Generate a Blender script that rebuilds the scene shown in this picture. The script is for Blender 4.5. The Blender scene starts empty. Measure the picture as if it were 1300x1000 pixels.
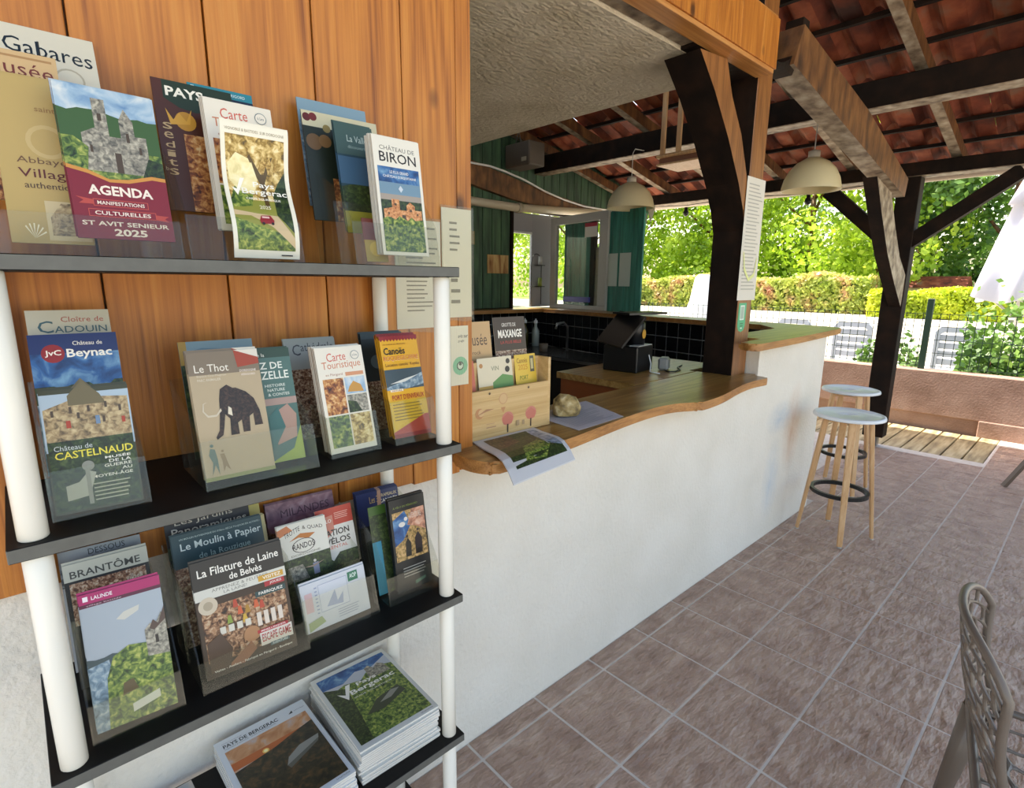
import bpy, bmesh, math, random
from mathutils import Vector, Matrix
from math import sin, cos, radians as rad, pi
R = random.Random(7)
scene = bpy.context.scene
col = scene.collection

# ------------------------------------------------------------------ camera, world, sun, exposure
cd = bpy.data.cameras.new('camera')
cam = bpy.data.objects.new('camera', cd)
col.objects.link(cam)
scene.camera = cam
cd.sensor_width = 36
cd.lens = 19.105
cd.clip_start = 0.02
cr, cu, cf = CAMR = ((0.73703683, -0.67580108, 0.00834369), (0.12977005, 0.15362294, 0.9795712), (0.66327705, 0.72089729, -0.20092451))
cam.matrix_world = Matrix(((cr[0], cu[0], -cf[0], 0.0), (cr[1], cu[1], -cf[1], -1.304), (cr[2], cu[2], -cf[2], 1.6), (0, 0, 0, 1)))

world = bpy.data.worlds.new('world')
scene.world = world
world.use_nodes = True
wt = world.node_tree
wt.nodes.clear()
sky = wt.nodes.new('ShaderNodeTexSky')
sky.sky_type = 'NISHITA'
sky.sun_disc = False
sky.sun_elevation = rad(58)
sky.sun_rotation = rad(10)
sky.air_density = 1.2
sky.dust_density = 2.5
sky.ozone_density = 1.0
bg = wt.nodes.new('ShaderNodeBackground')
bg.inputs[1].default_value = 0.42
wo = wt.nodes.new('ShaderNodeOutputWorld')
tint = wt.nodes.new('ShaderNodeMix'); tint.data_type = 'RGBA'; tint.blend_type = 'MULTIPLY'
tint.inputs[0].default_value = 1.0; tint.inputs[7].default_value = (1.0, 0.90, 0.80, 1)
wt.links.new(sky.outputs[0], tint.inputs[6]); wt.links.new(tint.outputs[2], bg.inputs[0])
wt.links.new(bg.outputs[0], wo.inputs[0])

sl = bpy.data.lights.new('sun', 'SUN')
sl.energy = 10.0
sl.angle = rad(0.6)
sl.color = (1.0, 0.94, 0.84)
sun = bpy.data.objects.new('sun', sl)
col.objects.link(sun)
sd = Vector((-0.05, 0.58, 1.0)).normalized()
sun.rotation_euler = sd.to_track_quat('Z', 'Y').to_euler()

scene.view_settings.view_transform = 'Standard'
scene.view_settings.look = 'None'
scene.view_settings.gamma = 1
scene.view_settings.use_curve_mapping = False
scene.view_settings.exposure = 0.6
scene.cycles.transparent_max_bounces = 32

# ------------------------------------------------------------------ materials
def lin(h):
    if isinstance(h, tuple): return (*h[:3], 1)
    h = h.lstrip('#')
    o = []
    for i in (0, 2, 4):
        c = int(h[i:i+2], 16) / 255
        o.append(c / 12.92 if c <= 0.04045 else ((c + 0.055) / 1.055) ** 2.4)
    return (*o, 1)

MC = {}
def mat(h, rough=0.6, metal=0.0, spec=0.5):
    k = (h, rough, metal, spec)
    if k in MC: return MC[k]
    m = bpy.data.materials.new('paint_%s' % str(h).strip('#'))
    m.use_nodes = True
    b = m.node_tree.nodes['Principled BSDF']
    b.inputs['Base Color'].default_value = lin(h)
    b.inputs['Roughness'].default_value = rough
    b.inputs['Metallic'].default_value = metal
    b.inputs['Specular IOR Level'].default_value = spec
    MC[k] = m
    return m

def noisy(name, colors, scale=(5, 5, 5), detail=5, rough=0.6, bump=0.0, bscale=None, pos=None, random_shift=False, dist=0.0, spec=0.5, trans=0.0, bdist=0.01):
    """noise ramp material in object coordinates"""
    if name in MC: return MC[name]
    m = bpy.data.materials.new(name)
    m.use_nodes = True
    nt = m.node_tree
    b = nt.nodes['Principled BSDF']
    tc = nt.nodes.new('ShaderNodeTexCoord')
    mp = nt.nodes.new('ShaderNodeMapping')
    mp.inputs['Scale'].default_value = scale
    nt.links.new(tc.outputs['Object'], mp.inputs['Vector'])
    if random_shift:
        oi = nt.nodes.new('ShaderNodeObjectInfo')
        mu = nt.nodes.new('ShaderNodeMath'); mu.operation = 'MULTIPLY'; mu.inputs[1].default_value = 37.0
        cb = nt.nodes.new('ShaderNodeCombineXYZ')
        nt.links.new(oi.outputs['Random'], mu.inputs[0])
        for i in range(3): nt.links.new(mu.outputs[0], cb.inputs[i])
        nt.links.new(cb.outputs[0], mp.inputs['Location'])
    nz = nt.nodes.new('ShaderNodeTexNoise')
    nz.inputs['Scale'].default_value = 1.0
    nz.inputs['Detail'].default_value = detail
    nz.inputs['Distortion'].default_value = dist
    nt.links.new(mp.outputs[0], nz.inputs['Vector'])
    rp = nt.nodes.new('ShaderNodeValToRGB')
    el = rp.color_ramp.elements
    n = len(colors)
    ps = pos or [0.3 + 0.4 * i / (n - 1) for i in range(n)]
    el[0].position = ps[0]; el[0].color = lin(colors[0])
    el[1].position = ps[-1]; el[1].color = lin(colors[-1])
    for i in range(1, n - 1):
        e = el.new(ps[i]); e.color = lin(colors[i])
    nt.links.new(nz.outputs[0], rp.inputs[0])
    nt.links.new(rp.outputs[0], b.inputs['Base Color'])
    b.inputs['Roughness'].default_value = rough
    b.inputs['Specular IOR Level'].default_value = spec
    if trans:
        out = nt.nodes['Material Output']
        tr = nt.nodes.new('ShaderNodeBsdfTranslucent')
        mx = nt.nodes.new('ShaderNodeMixShader'); mx.inputs[0].default_value = trans
        nt.links.new(rp.outputs[0], tr.inputs[0])
        nt.links.new(b.outputs[0], mx.inputs[1]); nt.links.new(tr.outputs[0], mx.inputs[2])
        nt.links.new(mx.outputs[0], out.inputs[0])
    if bump:
        n2 = nt.nodes.new('ShaderNodeTexNoise')
        n2.inputs['Detail'].default_value = 6
        n2.inputs['Scale'].default_value = 1.0
        mp2 = nt.nodes.new('ShaderNodeMapping')
        mp2.inputs['Scale'].default_value = bscale or scale
        nt.links.new(tc.outputs['Object'], mp2.inputs['Vector'])
        if random_shift: nt.links.new(cb.outputs[0], mp2.inputs['Location'])
        nt.links.new(mp2.outputs[0], n2.inputs['Vector'])
        bp = nt.nodes.new('ShaderNodeBump')
        bp.inputs['Strength'].default_value = bump
        bp.inputs['Distance'].default_value = bdist
        nt.links.new(n2.outputs[0], bp.inputs['Height'])
        nt.links.new(bp.outputs[0], b.inputs['Normal'])
    MC[name] = m
    return m

def wood(name, colors, axis=2, fine=60, rough=0.45, knots=True, dark='#5b3413'):
    """long grain along axis, with growth rings and a few knots"""
    if name in MC: return MC[name]
    m = bpy.data.materials.new(name)
    m.use_nodes = True
    nt = m.node_tree
    b = nt.nodes['Principled BSDF']
    tc = nt.nodes.new('ShaderNodeTexCoord')
    oi = nt.nodes.new('ShaderNodeObjectInfo')
    mu = nt.nodes.new('ShaderNodeMath'); mu.operation = 'MULTIPLY'; mu.inputs[1].default_value = 23.0
    cb = nt.nodes.new('ShaderNodeCombineXYZ')
    nt.links.new(oi.outputs['Random'], mu.inputs[0])
    for i in range(3): nt.links.new(mu.outputs[0], cb.inputs[i])
    def mapped(s):
        mp = nt.nodes.new('ShaderNodeMapping')
        mp.inputs['Scale'].default_value = s
        nt.links.new(tc.outputs['Object'], mp.inputs['Vector'])
        nt.links.new(cb.outputs[0], mp.inputs['Location'])
        return mp
    def sc(across, along):
        s = [across] * 3; s[axis] = along
        return s
    # cathedral rings: noise stretched, multiplied into bands
    n1 = nt.nodes.new('ShaderNodeTexNoise'); n1.inputs['Scale'].default_value = 1; n1.inputs['Detail'].default_value = 1.5
    nt.links.new(mapped(sc(4.2, 0.42)).outputs[0], n1.inputs['Vector'])
    m1 = nt.nodes.new('ShaderNodeMath'); m1.operation = 'MULTIPLY'; m1.inputs[1].default_value = 75
    m2 = nt.nodes.new('ShaderNodeMath'); m2.operation = 'SINE'
    m3 = nt.nodes.new('ShaderNodeMath'); m3.operation = 'MULTIPLY_ADD'; m3.inputs[1].default_value = 0.13; m3.inputs[2].default_value = 0.5
    nt.links.new(n1.outputs[0], m1.inputs[0]); nt.links.new(m1.outputs[0], m2.inputs[0]); nt.links.new(m2.outputs[0], m3.inputs[0])
    n2 = nt.nodes.new('ShaderNodeTexNoise'); n2.inputs['Scale'].default_value = 1; n2.inputs['Detail'].default_value = 4
    nt.links.new(mapped(sc(fine*2.2, 3.0)).outputs[0], n2.inputs['Vector'])
    mx = nt.nodes.new('ShaderNodeMix'); mx.data_type = 'FLOAT'; mx.inputs[0].default_value = 0.5
    nt.links.new(m3.outputs[0], mx.inputs[2]); nt.links.new(n2.outputs[0], mx.inputs[3])
    rp = nt.nodes.new('ShaderNodeValToRGB')
    el = rp.color_ramp.elements
    n = len(colors)
    el[0].position = 0.3; el[0].color = lin(colors[0])
    el[1].position = 0.7; el[1].color = lin(colors[-1])
    for i in range(1, n - 1):
        e = el.new(0.3 + 0.4 * i / (n - 1)); e.color = lin(colors[i])
    nt.links.new(mx.outputs[0], rp.inputs[0])
    last = rp.outputs[0]
    if knots:
        vo = nt.nodes.new('ShaderNodeTexVoronoi'); vo.inputs['Scale'].default_value = 1
        nt.links.new(mapped(sc(5.5, 3.4)).outputs[0], vo.inputs['Vector'])
        kr = nt.nodes.new('ShaderNodeValToRGB')
        kr.color_ramp.elements[0].position = 0.05; kr.color_ramp.elements[0].color = (1, 1, 1, 1)
        kr.color_ramp.elements[1].position = 0.13; kr.color_ramp.elements[1].color = (0, 0, 0, 1)
        nt.links.new(vo.outputs['Distance'], kr.inputs[0])
        mk = nt.nodes.new('ShaderNodeMix'); mk.data_type = 'RGBA'
        mk.inputs[7].default_value = lin(dark)
        nt.links.new(kr.outputs[0], mk.inputs[0]); nt.links.new(last, mk.inputs[6])
        last = mk.outputs[2]
    nt.links.new(last, b.inputs['Base Color'])
    b.inputs['Roughness'].default_value = rough
    bp = nt.nodes.new('ShaderNodeBump'); bp.inputs['Strength'].default_value = 0.25; bp.inputs['Distance'].default_value = 0.004
    nt.links.new(n2.outputs[0], bp.inputs['Height']); nt.links.new(bp.outputs[0], b.inputs['Normal'])
    MC[name] = m
    return m

def clear(name, tint='#e8eeea', amount=0.12, rough=0.05):
    if name in MC: return MC[name]
    m = bpy.data.materials.new(name)
    m.use_nodes = True
    nt = m.node_tree
    out = nt.nodes['Material Output']
    nt.nodes.remove(nt.nodes['Principled BSDF'])
    tr = nt.nodes.new('ShaderNodeBsdfTransparent'); tr.inputs[0].default_value = lin(tint)
    gl = nt.nodes.new('ShaderNodeBsdfGlossy'); gl.inputs['Roughness'].default_value = rough
    gl.inputs[0].default_value = (0.9, 0.9, 0.9, 1)
    df = nt.nodes.new('ShaderNodeBsdfDiffuse'); df.inputs[0].default_value = lin('#c8ccc2')
    lw = nt.nodes.new('ShaderNodeLayerWeight'); lw.inputs[0].default_value = 0.5
    pw = nt.nodes.new('ShaderNodeMath'); pw.operation = 'POWER'; pw.inputs[1].default_value = 4.0
    nt.links.new(lw.outputs['Facing'], pw.inputs[0])
    fr = nt.nodes.new('ShaderNodeMath'); fr.operation = 'MULTIPLY_ADD'; fr.inputs[1].default_value = 0.4; fr.inputs[2].default_value = 0.018
    nt.links.new(pw.outputs[0], fr.inputs[0])
    mx = nt.nodes.new('ShaderNodeMixShader')
    mx2 = nt.nodes.new('ShaderNodeMixShader'); mx2.inputs[0].default_value = amount
    nt.links.new(tr.outputs[0], mx2.inputs[1]); nt.links.new(df.outputs[0], mx2.inputs[2])
    nt.links.new(fr.outputs[0], mx.inputs[0])
    nt.links.new(mx2.outputs[0], mx.inputs[1]); nt.links.new(gl.outputs[0], mx.inputs[2])
    nt.links.new(mx.outputs[0], out.inputs[0])
    MC[name] = m
    return m

PINE = wood('orange_pine', ['#7a4010', '#ab6724', '#c07a2e', '#ca8a3c'], 2)
PINE_X = wood('orange_pine_long', ['#9c642e', '#b87c40', '#cc9656'], 0, knots=False)
OAK = wood('counter_oak', ['#6d4a22', '#8f6732', '#a98246', '#b8935a'], 0, rough=0.28)
OAKEDGE = wood('oak_edge', ['#7d4f20', '#a8733a', '#c08a4c'], 0, fine=90, rough=0.5, knots=False)
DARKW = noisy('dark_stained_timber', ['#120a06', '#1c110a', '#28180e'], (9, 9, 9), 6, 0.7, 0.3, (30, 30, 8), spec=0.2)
POSTF = wood('orange_lit_post_face', ['#5c3618', '#8c5a2c', '#a06c38'], 2, knots=True)  # brown timber with the orange light on it put into the colour
BROWNW = noisy('brown_timber', ['#3b2413', '#6b4524', '#8a5f35'], (14, 14, 5), 6, 0.55, 0.4, (40, 40, 10))
PALEW = noisy('pale_timber', ['#4d3a2a', '#8d7c66', '#b3a691'], (12, 12, 12), 6, 0.6, 0.2)  # paler mottled timber, mostly for downward faces of beams
LIGHTW = wood('light_beech', ['#b98a58', '#cda273', '#d9b486'], 2, fine=120, knots=False)
PLASTER = noisy('white_rendered_wall', ['#dcd5c8', '#e1dace', '#e5dfd4'], (3, 3, 3), 4, 0.9, 0.9, (55, 55, 55), bdist=0.006)
CEILM = noisy('tan_textured_plaster', ['#bcae94', '#cbbea6', '#d4c8b2'], (4, 4, 4), 4, 0.95, 1.0, (28, 42, 42), bdist=0.015)
SLATE = noisy('pink_slate_tile', ['#9a7d6c', '#a88b79', '#b39784', '#bfa491'], (10, 10, 10), 8, 0.4, 1.0, (14, 30, 9), random_shift=True, dist=0.5, bdist=0.03)
GROUT = noisy('grey_grout', ['#cbc1b6', '#dad0c5'], (20, 20, 20), 4, 0.9)
ROOFT = noisy('terracotta_roof_tile', ['#3c1a10', '#7c3820', '#9c5434', '#84705c'], (3.5, 3.5, 3.5), 6, 0.75, 0.4, (20, 20, 20), random_shift=True, pos=[0.3, 0.48, 0.6, 0.75])
GREENP = noisy('green_stained_board', ['#26382a', '#3a5640', '#4c6c4c'], (20, 20, 2.2), 5, 0.6, 0.2, random_shift=True)
TEALP = noisy('teal_painted_board', ['#1f5c50', '#2d7a69', '#3f9180'], (20, 20, 2.2), 5, 0.55, 0.2, random_shift=True)
BTILE = noisy('black_glazed_tile', ['#08080b', '#101014'], (5, 5, 5), 3, 0.25, 0.0, random_shift=True)
BGROUT = mat('#9a9a98', 0.8)
POLEM = mat('#e9e4d8', 0.25)
BOARDTOP = noisy('black_shelf_board', ['#0c0b0a', '#141210'], (20, 20, 20), 4, 0.6, spec=0.25)
BOARDEDGE = noisy('grey_shelf_edge', ['#55544f', '#605f59'], (40, 4, 40), 4, 0.5)
PAPER = mat('#e6e2d8', 0.6)
PAGEM = noisy('page_edges', ['#a8a29a', '#d8d4cc', '#efece6'], (3, 3, 500), 3, 0.8)
ACRYL = clear('clear_acrylic', '#f8f8f4', 0.01, 0.08)
GLASS = clear('window_glass', '#f0f4f2', 0.02, 0.02)
PLASTICF = clear('clear_plastic_sleeve', '#f8f7f2', 0.04, 0.15)
WHITEP = mat('#e8e8e6', 0.4)
METAL = mat('#9a9a98', 0.3, 0.9)
BLACKP = mat('#0d0d0f', 0.35)
SHADE = noisy('cream_lamp_shade', ['#ddd2ac', '#e6dcb8'], (3, 3, 3), 2, 0.35, trans=0.35)
DECKW = noisy('weathered_deck_board', ['#7b6c4e', '#a8966f', '#c3b48e'], (2.5, 22, 22), 6, 0.7, 0.3, random_shift=True)
PINKW = noisy('pink_brown_render', ['#8f7060', '#a08070', '#ad8e7e'], (4, 4, 4), 5, 0.9, 0.6, (50, 50, 50))
GREENM = mat('#1f3a2b', 0.5)
LEAFM = noisy('tree_leaves', ['#6a8c1c', '#9cb82c', '#c8d850'], (0.7, 0.7, 0.7), 4, 0.5, trans=0.5)
LEAFD = noisy('dark_leaves', ['#2c4c18', '#587c2c', '#8cac4c'], (1.2, 1.2, 1.2), 4, 0.5, trans=0.35)
HEDGEM = noisy('yellow_green_hedge', ['#8ca01c', '#b8c824', '#d8dc40'], (1.2, 1.2, 1.2), 4, 0.5, trans=0.4)
HEDGEP = noisy('pinkish_green_hedge', ['#8ca030', '#bcc45c', '#d8a080'], (1.6, 1.6, 1.6), 5, 0.5, trans=0.4)
GRAVEL = noisy('pale_gravel_ground', ['#9c9484', '#b8b0a0', '#c4bcae'], (2, 2, 2), 8, 0.9)
GRASS = noisy('yellow_green_grass', ['#6f8a2c', '#93a63f'], (2, 2, 2), 6, 0.9)  # two yellow-greens mixed by noise
TAUPE = mat('#6f6358', 0.35)

# ------------------------------------------------------------------ mesh helpers
def link(name, me, parent=None, kind=None, label=None, cat=None, group=None):
    o = bpy.data.objects.new(name, me)
    col.objects.link(o)
    if parent: o.parent = parent
    if kind: o['kind'] = kind
    if label: o['label'] = label
    if cat: o['category'] = cat
    if group: o['group'] = group
    return o

def empty(name, label, cat, loc=(0, 0, 0), group=None):
    o = bpy.data.objects.new(name, None)
    o.empty_display_size = 0.05
    col.objects.link(o)
    o.location = loc
    o['label'] = label; o['category'] = cat
    if group: o['group'] = group
    return o

def mesh(name, bm, mats, smooth=False):
    me = bpy.data.meshes.new(name)
    bmesh.ops.recalc_face_normals(bm, faces=bm.faces)
    bm.to_mesh(me); bm.free()
    for m in (mats if isinstance(mats, (list, tuple)) else [mats]): me.materials.append(m)
    if smooth:
        for p in me.polygons: p.use_smooth = True
    return me

def box(bm, x0, x1, y0, y1, z0, z1, ch=0.0, mi=0, M=None):
    vs = [(x, y, z) for x in (x0, x1) for y in (y0, y1) for z in (z0, z1)]
    V = [bm.verts.new(M @ Vector(v) if M else v) for v in vs]
    F = []
    for f in ((0, 1, 3, 2), (4, 6, 7, 5), (0, 4, 5, 1), (2, 3, 7, 6), (0, 2, 6, 4), (1, 5, 7, 3)):
        fc = bm.faces.new([V[i] for i in f]); fc.material_index = mi; F.append(fc)
    if ch:
        bmesh.ops.bevel(bm, geom=list({e for f in F for e in f.edges}), offset=ch, segments=1, affect='EDGES', material=-1)
    return F

def bx(*a, **k):
    bm = bmesh.new(); box(bm, *a, **k); return bm

def bar(bm, p, q, w, h=None, up=(0, 0, 1), mi=0):
    """rectangular bar from p to q"""
    p, q = Vector(p), Vector(q)
    h = h or w
    d = (q - p).normalized(); up = Vector(up)
    if abs(d.dot(up)) > 0.98: up = Vector((1, 0, 0))
    s = d.cross(up).normalized(); t = s.cross(d).normalized()
    A = []
    for c in (p, q):
        A.append([bm.verts.new(c + s * (w / 2) * a + t * (h / 2) * b) for a, b in ((-1, -1), (1, -1), (1, 1), (-1, 1))])
    for i in range(4):
        f = bm.faces.new([A[0][i], A[0][(i+1) % 4], A[1][(i+1) % 4], A[1][i]]); f.material_index = mi
    for a in A: bm.faces.new(a).material_index = mi

def tube(bm, pts, r, n=10, mi=0, cap=True, radii=None):
    pts = [Vector(p) for p in pts]
    rings = []
    prev = None
    for i, p in enumerate(pts):
        d = (pts[min(i+1, len(pts)-1)] - pts[max(i-1, 0)]).normalized()
        if prev is None:
            a = Vector((0, 0, 1)) if abs(d.z) < 0.9 else Vector((1, 0, 0))
            s = d.cross(a).normalized()
        else:
            s = (prev - d * prev.dot(d)).normalized()
        prev = s
        t = d.cross(s)
        rr = radii[i] if radii else r
        rings.append([bm.verts.new(p + (s * cos(2*pi*k/n) + t * sin(2*pi*k/n)) * rr) for k in range(n)])
    for i in range(len(rings)-1):
        for k in range(n):
            f = bm.faces.new([rings[i][k], rings[i][(k+1) % n], rings[i+1][(k+1) % n], rings[i+1][k]]); f.material_index = mi; f.smooth = True
    if cap:
        bm.faces.new(rings[0]).material_index = mi; bm.faces.new(rings[-1]).material_index = mi

def lathe(bm, prof, c=(0, 0, 0), n=24, mi=0):
    rings = []
    for r, z in prof:
        rings.append([bm.verts.new((c[0] + r*cos(2*pi*k/n), c[1] + r*sin(2*pi*k/n), c[2] + z)) for k in range(n)] if r > 1e-5 else [bm.verts.new((c[0], c[1], c[2]+z))])
    for a, b in zip(rings, rings[1:]):
        for k in range(n):
            k2 = (k+1) % n
            if len(a) == 1 and len(b) == 1: continue
            if len(a) == 1: f = bm.faces.new([a[0], b[k2], b[k]])
            elif len(b) == 1: f = bm.faces.new([a[k], a[k2], b[0]])
            else: f = bm.faces.new([a[k], a[k2], b[k2], b[k]])
            f.material_index = mi; f.smooth = True

def prism(bm, poly, axis, a, b, mi=0, M=None):
    """extrude 2D poly along axis (0: (y,z), 1: (x,z), 2: (x,y)) from a to b"""
    def P(u, v, w):
        p = Vector(((w, u, v), (u, w, v), (u, v, w))[axis])
        return M @ p if M else p
    A = [bm.verts.new(P(u, v, a)) for u, v in poly]
    B = [bm.verts.new(P(u, v, b)) for u, v in poly]
    n = len(poly)
    for i in range(n):
        bm.faces.new([A[i], A[(i+1) % n], B[(i+1) % n], B[i]]).material_index = mi
    bm.faces.new(A).material_index = mi; bm.faces.new(B).material_index = mi

def ob(name, bm, mats, parent=None, smooth=False, **k):
    return link(name, mesh(name, bm, mats, smooth), parent, **k)

def struct(name, bm, mats, smooth=False):
    return ob(name, bm, mats, smooth=smooth, kind='structure')

# text -> triangles, cached
TC = {}
def glyphs(s, bold=0.0):
    k = (s, bold)
    if k in TC: return TC[k]
    c = bpy.data.curves.new('lettering', 'FONT')
    c.body = s; c.size = 1; c.resolution_u = 2; c.offset = bold
    o = bpy.data.objects.new('lettering', c)
    col.objects.link(o)
    bpy.context.view_layer.update()
    me = o.evaluated_get(bpy.context.evaluated_depsgraph_get()).to_mesh()
    vs = [(v.co.x, v.co.y) for v in me.vertices]
    fs = [tuple(p.vertices) for p in me.polygons]
    o.evaluated_get(bpy.context.evaluated_depsgraph_get()).to_mesh_clear()
    bpy.data.objects.remove(o); bpy.data.curves.remove(c)
    if not vs: vs, fs = [(0, 0), (1, 0), (0, 1)], [(0, 1, 2)]
    x0 = min(v[0] for v in vs); x1 = max(v[0] for v in vs); y0 = min(v[1] for v in vs); y1 = max(v[1] for v in vs)
    vs = [((x-x0)/(x1-x0), (y-y0)/(y1-y0)) for x, y in vs]
    TC[k] = (vs, fs)
    return TC[k]

def print_mesh(name, items, w, h, P, bands=0, step=0.00009):
    """flat print: items in unit coordinates; P(u, v, off) maps metres on the sheet to space"""
    bm = bmesh.new(); mats = []
    def mi(m):
        m = mat(m, 0.4) if isinstance(m, str) else m
        if m not in mats: mats.append(m)
        return mats.index(m)
    off = 0.0003
    for it in items:
        off += step
        if it[0] == 'r':
            _, u0, v0, u1, v1, m = it
            poly = [(u0, v0), (u1, v0), (u1, v1), (u0, v1)]
            bm.faces.new([bm.verts.new((u*w, v*h, off)) for u, v in poly]).material_index = mi(m)
        elif it[0] == 'p':
            bm.faces.new([bm.verts.new((u*w, v*h, off)) for u, v in it[1]]).material_index = mi(it[2])
        elif it[0] == 'c':
            _, u, v, ru, m = it[:5]; rv = ru * w / h * (it[5] if len(it) > 5 else 1)
            bm.faces.new([bm.verts.new(((u+ru*cos(a*pi/9))*w, (v+rv*sin(a*pi/9))*h, off)) for a in range(18)]).material_index = mi(m)
        elif it[0] == 't':
            _, s, u0, v0, u1, v1, m = it[:7]
            bold = it[7] if len(it) > 7 else 0.012
            sk = it[8] if len(it) > 8 else 0.0
            vs, fs = glyphs(s, bold)
            V = [bm.verts.new(((u0+(u1-u0)*x)*w, (v0+(v1-v0)*y + sk*x)*h, off)) for x, y in vs]
            k = mi(m)
            for f in fs:
                try: bm.faces.new([V[i] for i in f]).material_index = k
                except ValueError: pass
    for i in range(1, bands):
        bmesh.ops.bisect_plane(bm, geom=bm.verts[:] + bm.edges[:] + bm.faces[:], plane_co=(0, h*i/bands, 0), plane_no=(0, 1, 0))
    for v in bm.verts: v.co = P(v.co.x, v.co.y, v.co.z)
    me = bpy.data.meshes.new(name)
    bm.to_mesh(me); bm.free()
    for m in mats: me.materials.append(m)
    return me

def sheet(name, label, cat, x, y, z, yaw, lean, w, h, items, thick=0.0015, group=None, curl=None, bands=1, base='#e6e2d8', parts=True):
    """one leaflet leaning back by lean degrees; x,y,z is the middle of its foot"""
    a, l = rad(yaw), rad(lean)
    M = Matrix.Rotation(a, 4, 'Z') @ Matrix.Rotation(-l, 4, 'X')
    C_ = curl or (lambda t: 0.0)
    def P(u, v, o):  # u along width, v up, o towards the viewer (-y)
        return M @ Vector((u - w/2, -o - C_(v/h), v))
    bm = bmesh.new()
    nb = max(1, bands)
    prev = None
    for i in range(nb+1):
        v = h*i/nb
        ring = [bm.verts.new(P(u, v, o)) for u, o in ((0, 0), (w, 0), (w, -thick), (0, -thick))]
        if prev:
            for k in range(4): bm.faces.new([prev[k], prev[(k+1) % 4], ring[(k+1) % 4], ring[k]])
        else: bm.faces.new(ring)
        prev = ring
    bm.faces.new(prev)
    o = ob(name, bm, [mat(base, 0.5)], label=label, cat=cat, group=group)
    o.location = (x, y, z)
    if items:
        pm = print_mesh('cover_print', items, w, h, P, bands if bands > 1 else 0)
        link('cover_print', pm, o)
    return o

def dup(o, loc, label=None, group=None):
    c = o.copy(); col.objects.link(c); c.location = loc
    if label: c['label'] = label
    if group: c['group'] = group
    for ch in o.children:
        d = ch.copy(); col.objects.link(d); d.parent = c
        for g in ch.children:
            e = g.copy(); col.objects.link(e); e.parent = d
    return c

# ------------------------------------------------------------------ SETTING: floor
floor = struct('floor', bx(-1.5, 6.46, -3.2, 3.6, -0.12, -0.003), GROUT)
bm = bmesh.new(); box(bm, 6.46, 7.62, -3.2, -0.725, -0.12, -0.006); struct('floor_strip', bm, GROUT).name = 'floor.001'
tile_me = {}
def floor_tile(x0, x1, y0, y1):
    w, d = round(x1-x0, 3), round(y1-y0, 3)
    if (w, d) not in tile_me:
        tile_me[(w, d)] = mesh('tile', bx(-w/2, w/2, -d/2, d/2, -0.008, 0.0, ch=0.0025), SLATE)
    o = link('tile', tile_me[(w, d)], floor)
    o.location = ((x0+x1)/2, (y0+y1)/2, R.uniform(-0.0006, 0.0006))
    o.rotation_euler = (R.uniform(-0.0015, 0.0015), R.uniform(-0.0015, 0.0015), 0)
PX, PY = 0.332, 0.3293
for i in range(-4, 20):
    x0 = 1.336 + PX*(i-1)
    if x0 < -0.2: continue
    x1 = x0 + PX - 0.009
    if x1 > 7.6: break
    if x0 < 4.16 and x1 < 6.5: floor_tile(x0, x1, -0.083, -0.002)
    elif x1 < 6.5: floor_tile(x0, x1, -0.083, -0.083+PY-0.008)
    for j in range(7):
        y1 = -0.083 - 0.008 - PY*j; y0 = y1 - PY + 0.008
        if x0 > 6.3 and y1 > -0.7: continue
        floor_tile(x0, x1, y0, y1)

# front wall of the bar
bm = bmesh.new()
box(bm, -1.6, 2.925, 0.0, 0.16, -0.1, 1.06)
box(bm, 2.925, 3.1, 0.0, 0.068, -0.1, 1.06)
box(bm, 3.1, 4.17, 0.0, 0.16, -0.1, 1.26)
wb = struct('wall_front', bm, PLASTER)
# faint orange and blue paint smears near the far end of the bar wall
nt = PLASTER.node_tree
bsdf = nt.nodes['Principled BSDF']
src = bsdf.inputs['Base Color'].links[0].from_socket
tcn = nt.nodes.new('ShaderNodeTexCoord')
def smear(src, centre, size, colour, sc):
    mp = nt.nodes.new('ShaderNodeMapping'); mp.vector_type = 'POINT'
    mp.inputs['Location'].default_value = [-c/s for c, s in zip(centre, size)]
    mp.inputs['Scale'].default_value = [1/s for s in size]
    nt.links.new(tcn.outputs['Object'], mp.inputs[0])
    gr = nt.nodes.new('ShaderNodeTexGradient'); gr.gradient_type = 'SPHERICAL'
    nt.links.new(mp.outputs[0], gr.inputs[0])
    nz = nt.nodes.new('ShaderNodeTexNoise'); nz.inputs['Scale'].default_value = sc; nz.inputs['Detail'].default_value = 5
    nt.links.new(mp.outputs[0], nz.inputs['Vector'])
    mu = nt.nodes.new('ShaderNodeMath'); mu.operation = 'MULTIPLY'
    nt.links.new(gr.outputs[0], mu.inputs[0]); nt.links.new(nz.outputs[0], mu.inputs[1])
    mx = nt.nodes.new('ShaderNodeMix'); mx.data_type = 'RGBA'; mx.inputs[7].default_value = lin(colour)
    nt.links.new(mu.outputs[0], mx.inputs[0]); nt.links.new(src, mx.inputs[6])
    return mx.outputs[2]
src = smear(src, (3.72, 0, 0.68), (0.16, 5, 0.33), '#c89468', 3)
src = smear(src, (3.5, 0, 0.78), (0.22, 5, 0.12), '#a0b0c0', 3)
src = smear(src, (3.45, 0, 0.38), (0.14, 5, 0.3), '#b0bcc8', 3)
nt.links.new(src, bsdf.inputs['Base Color'])

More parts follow.
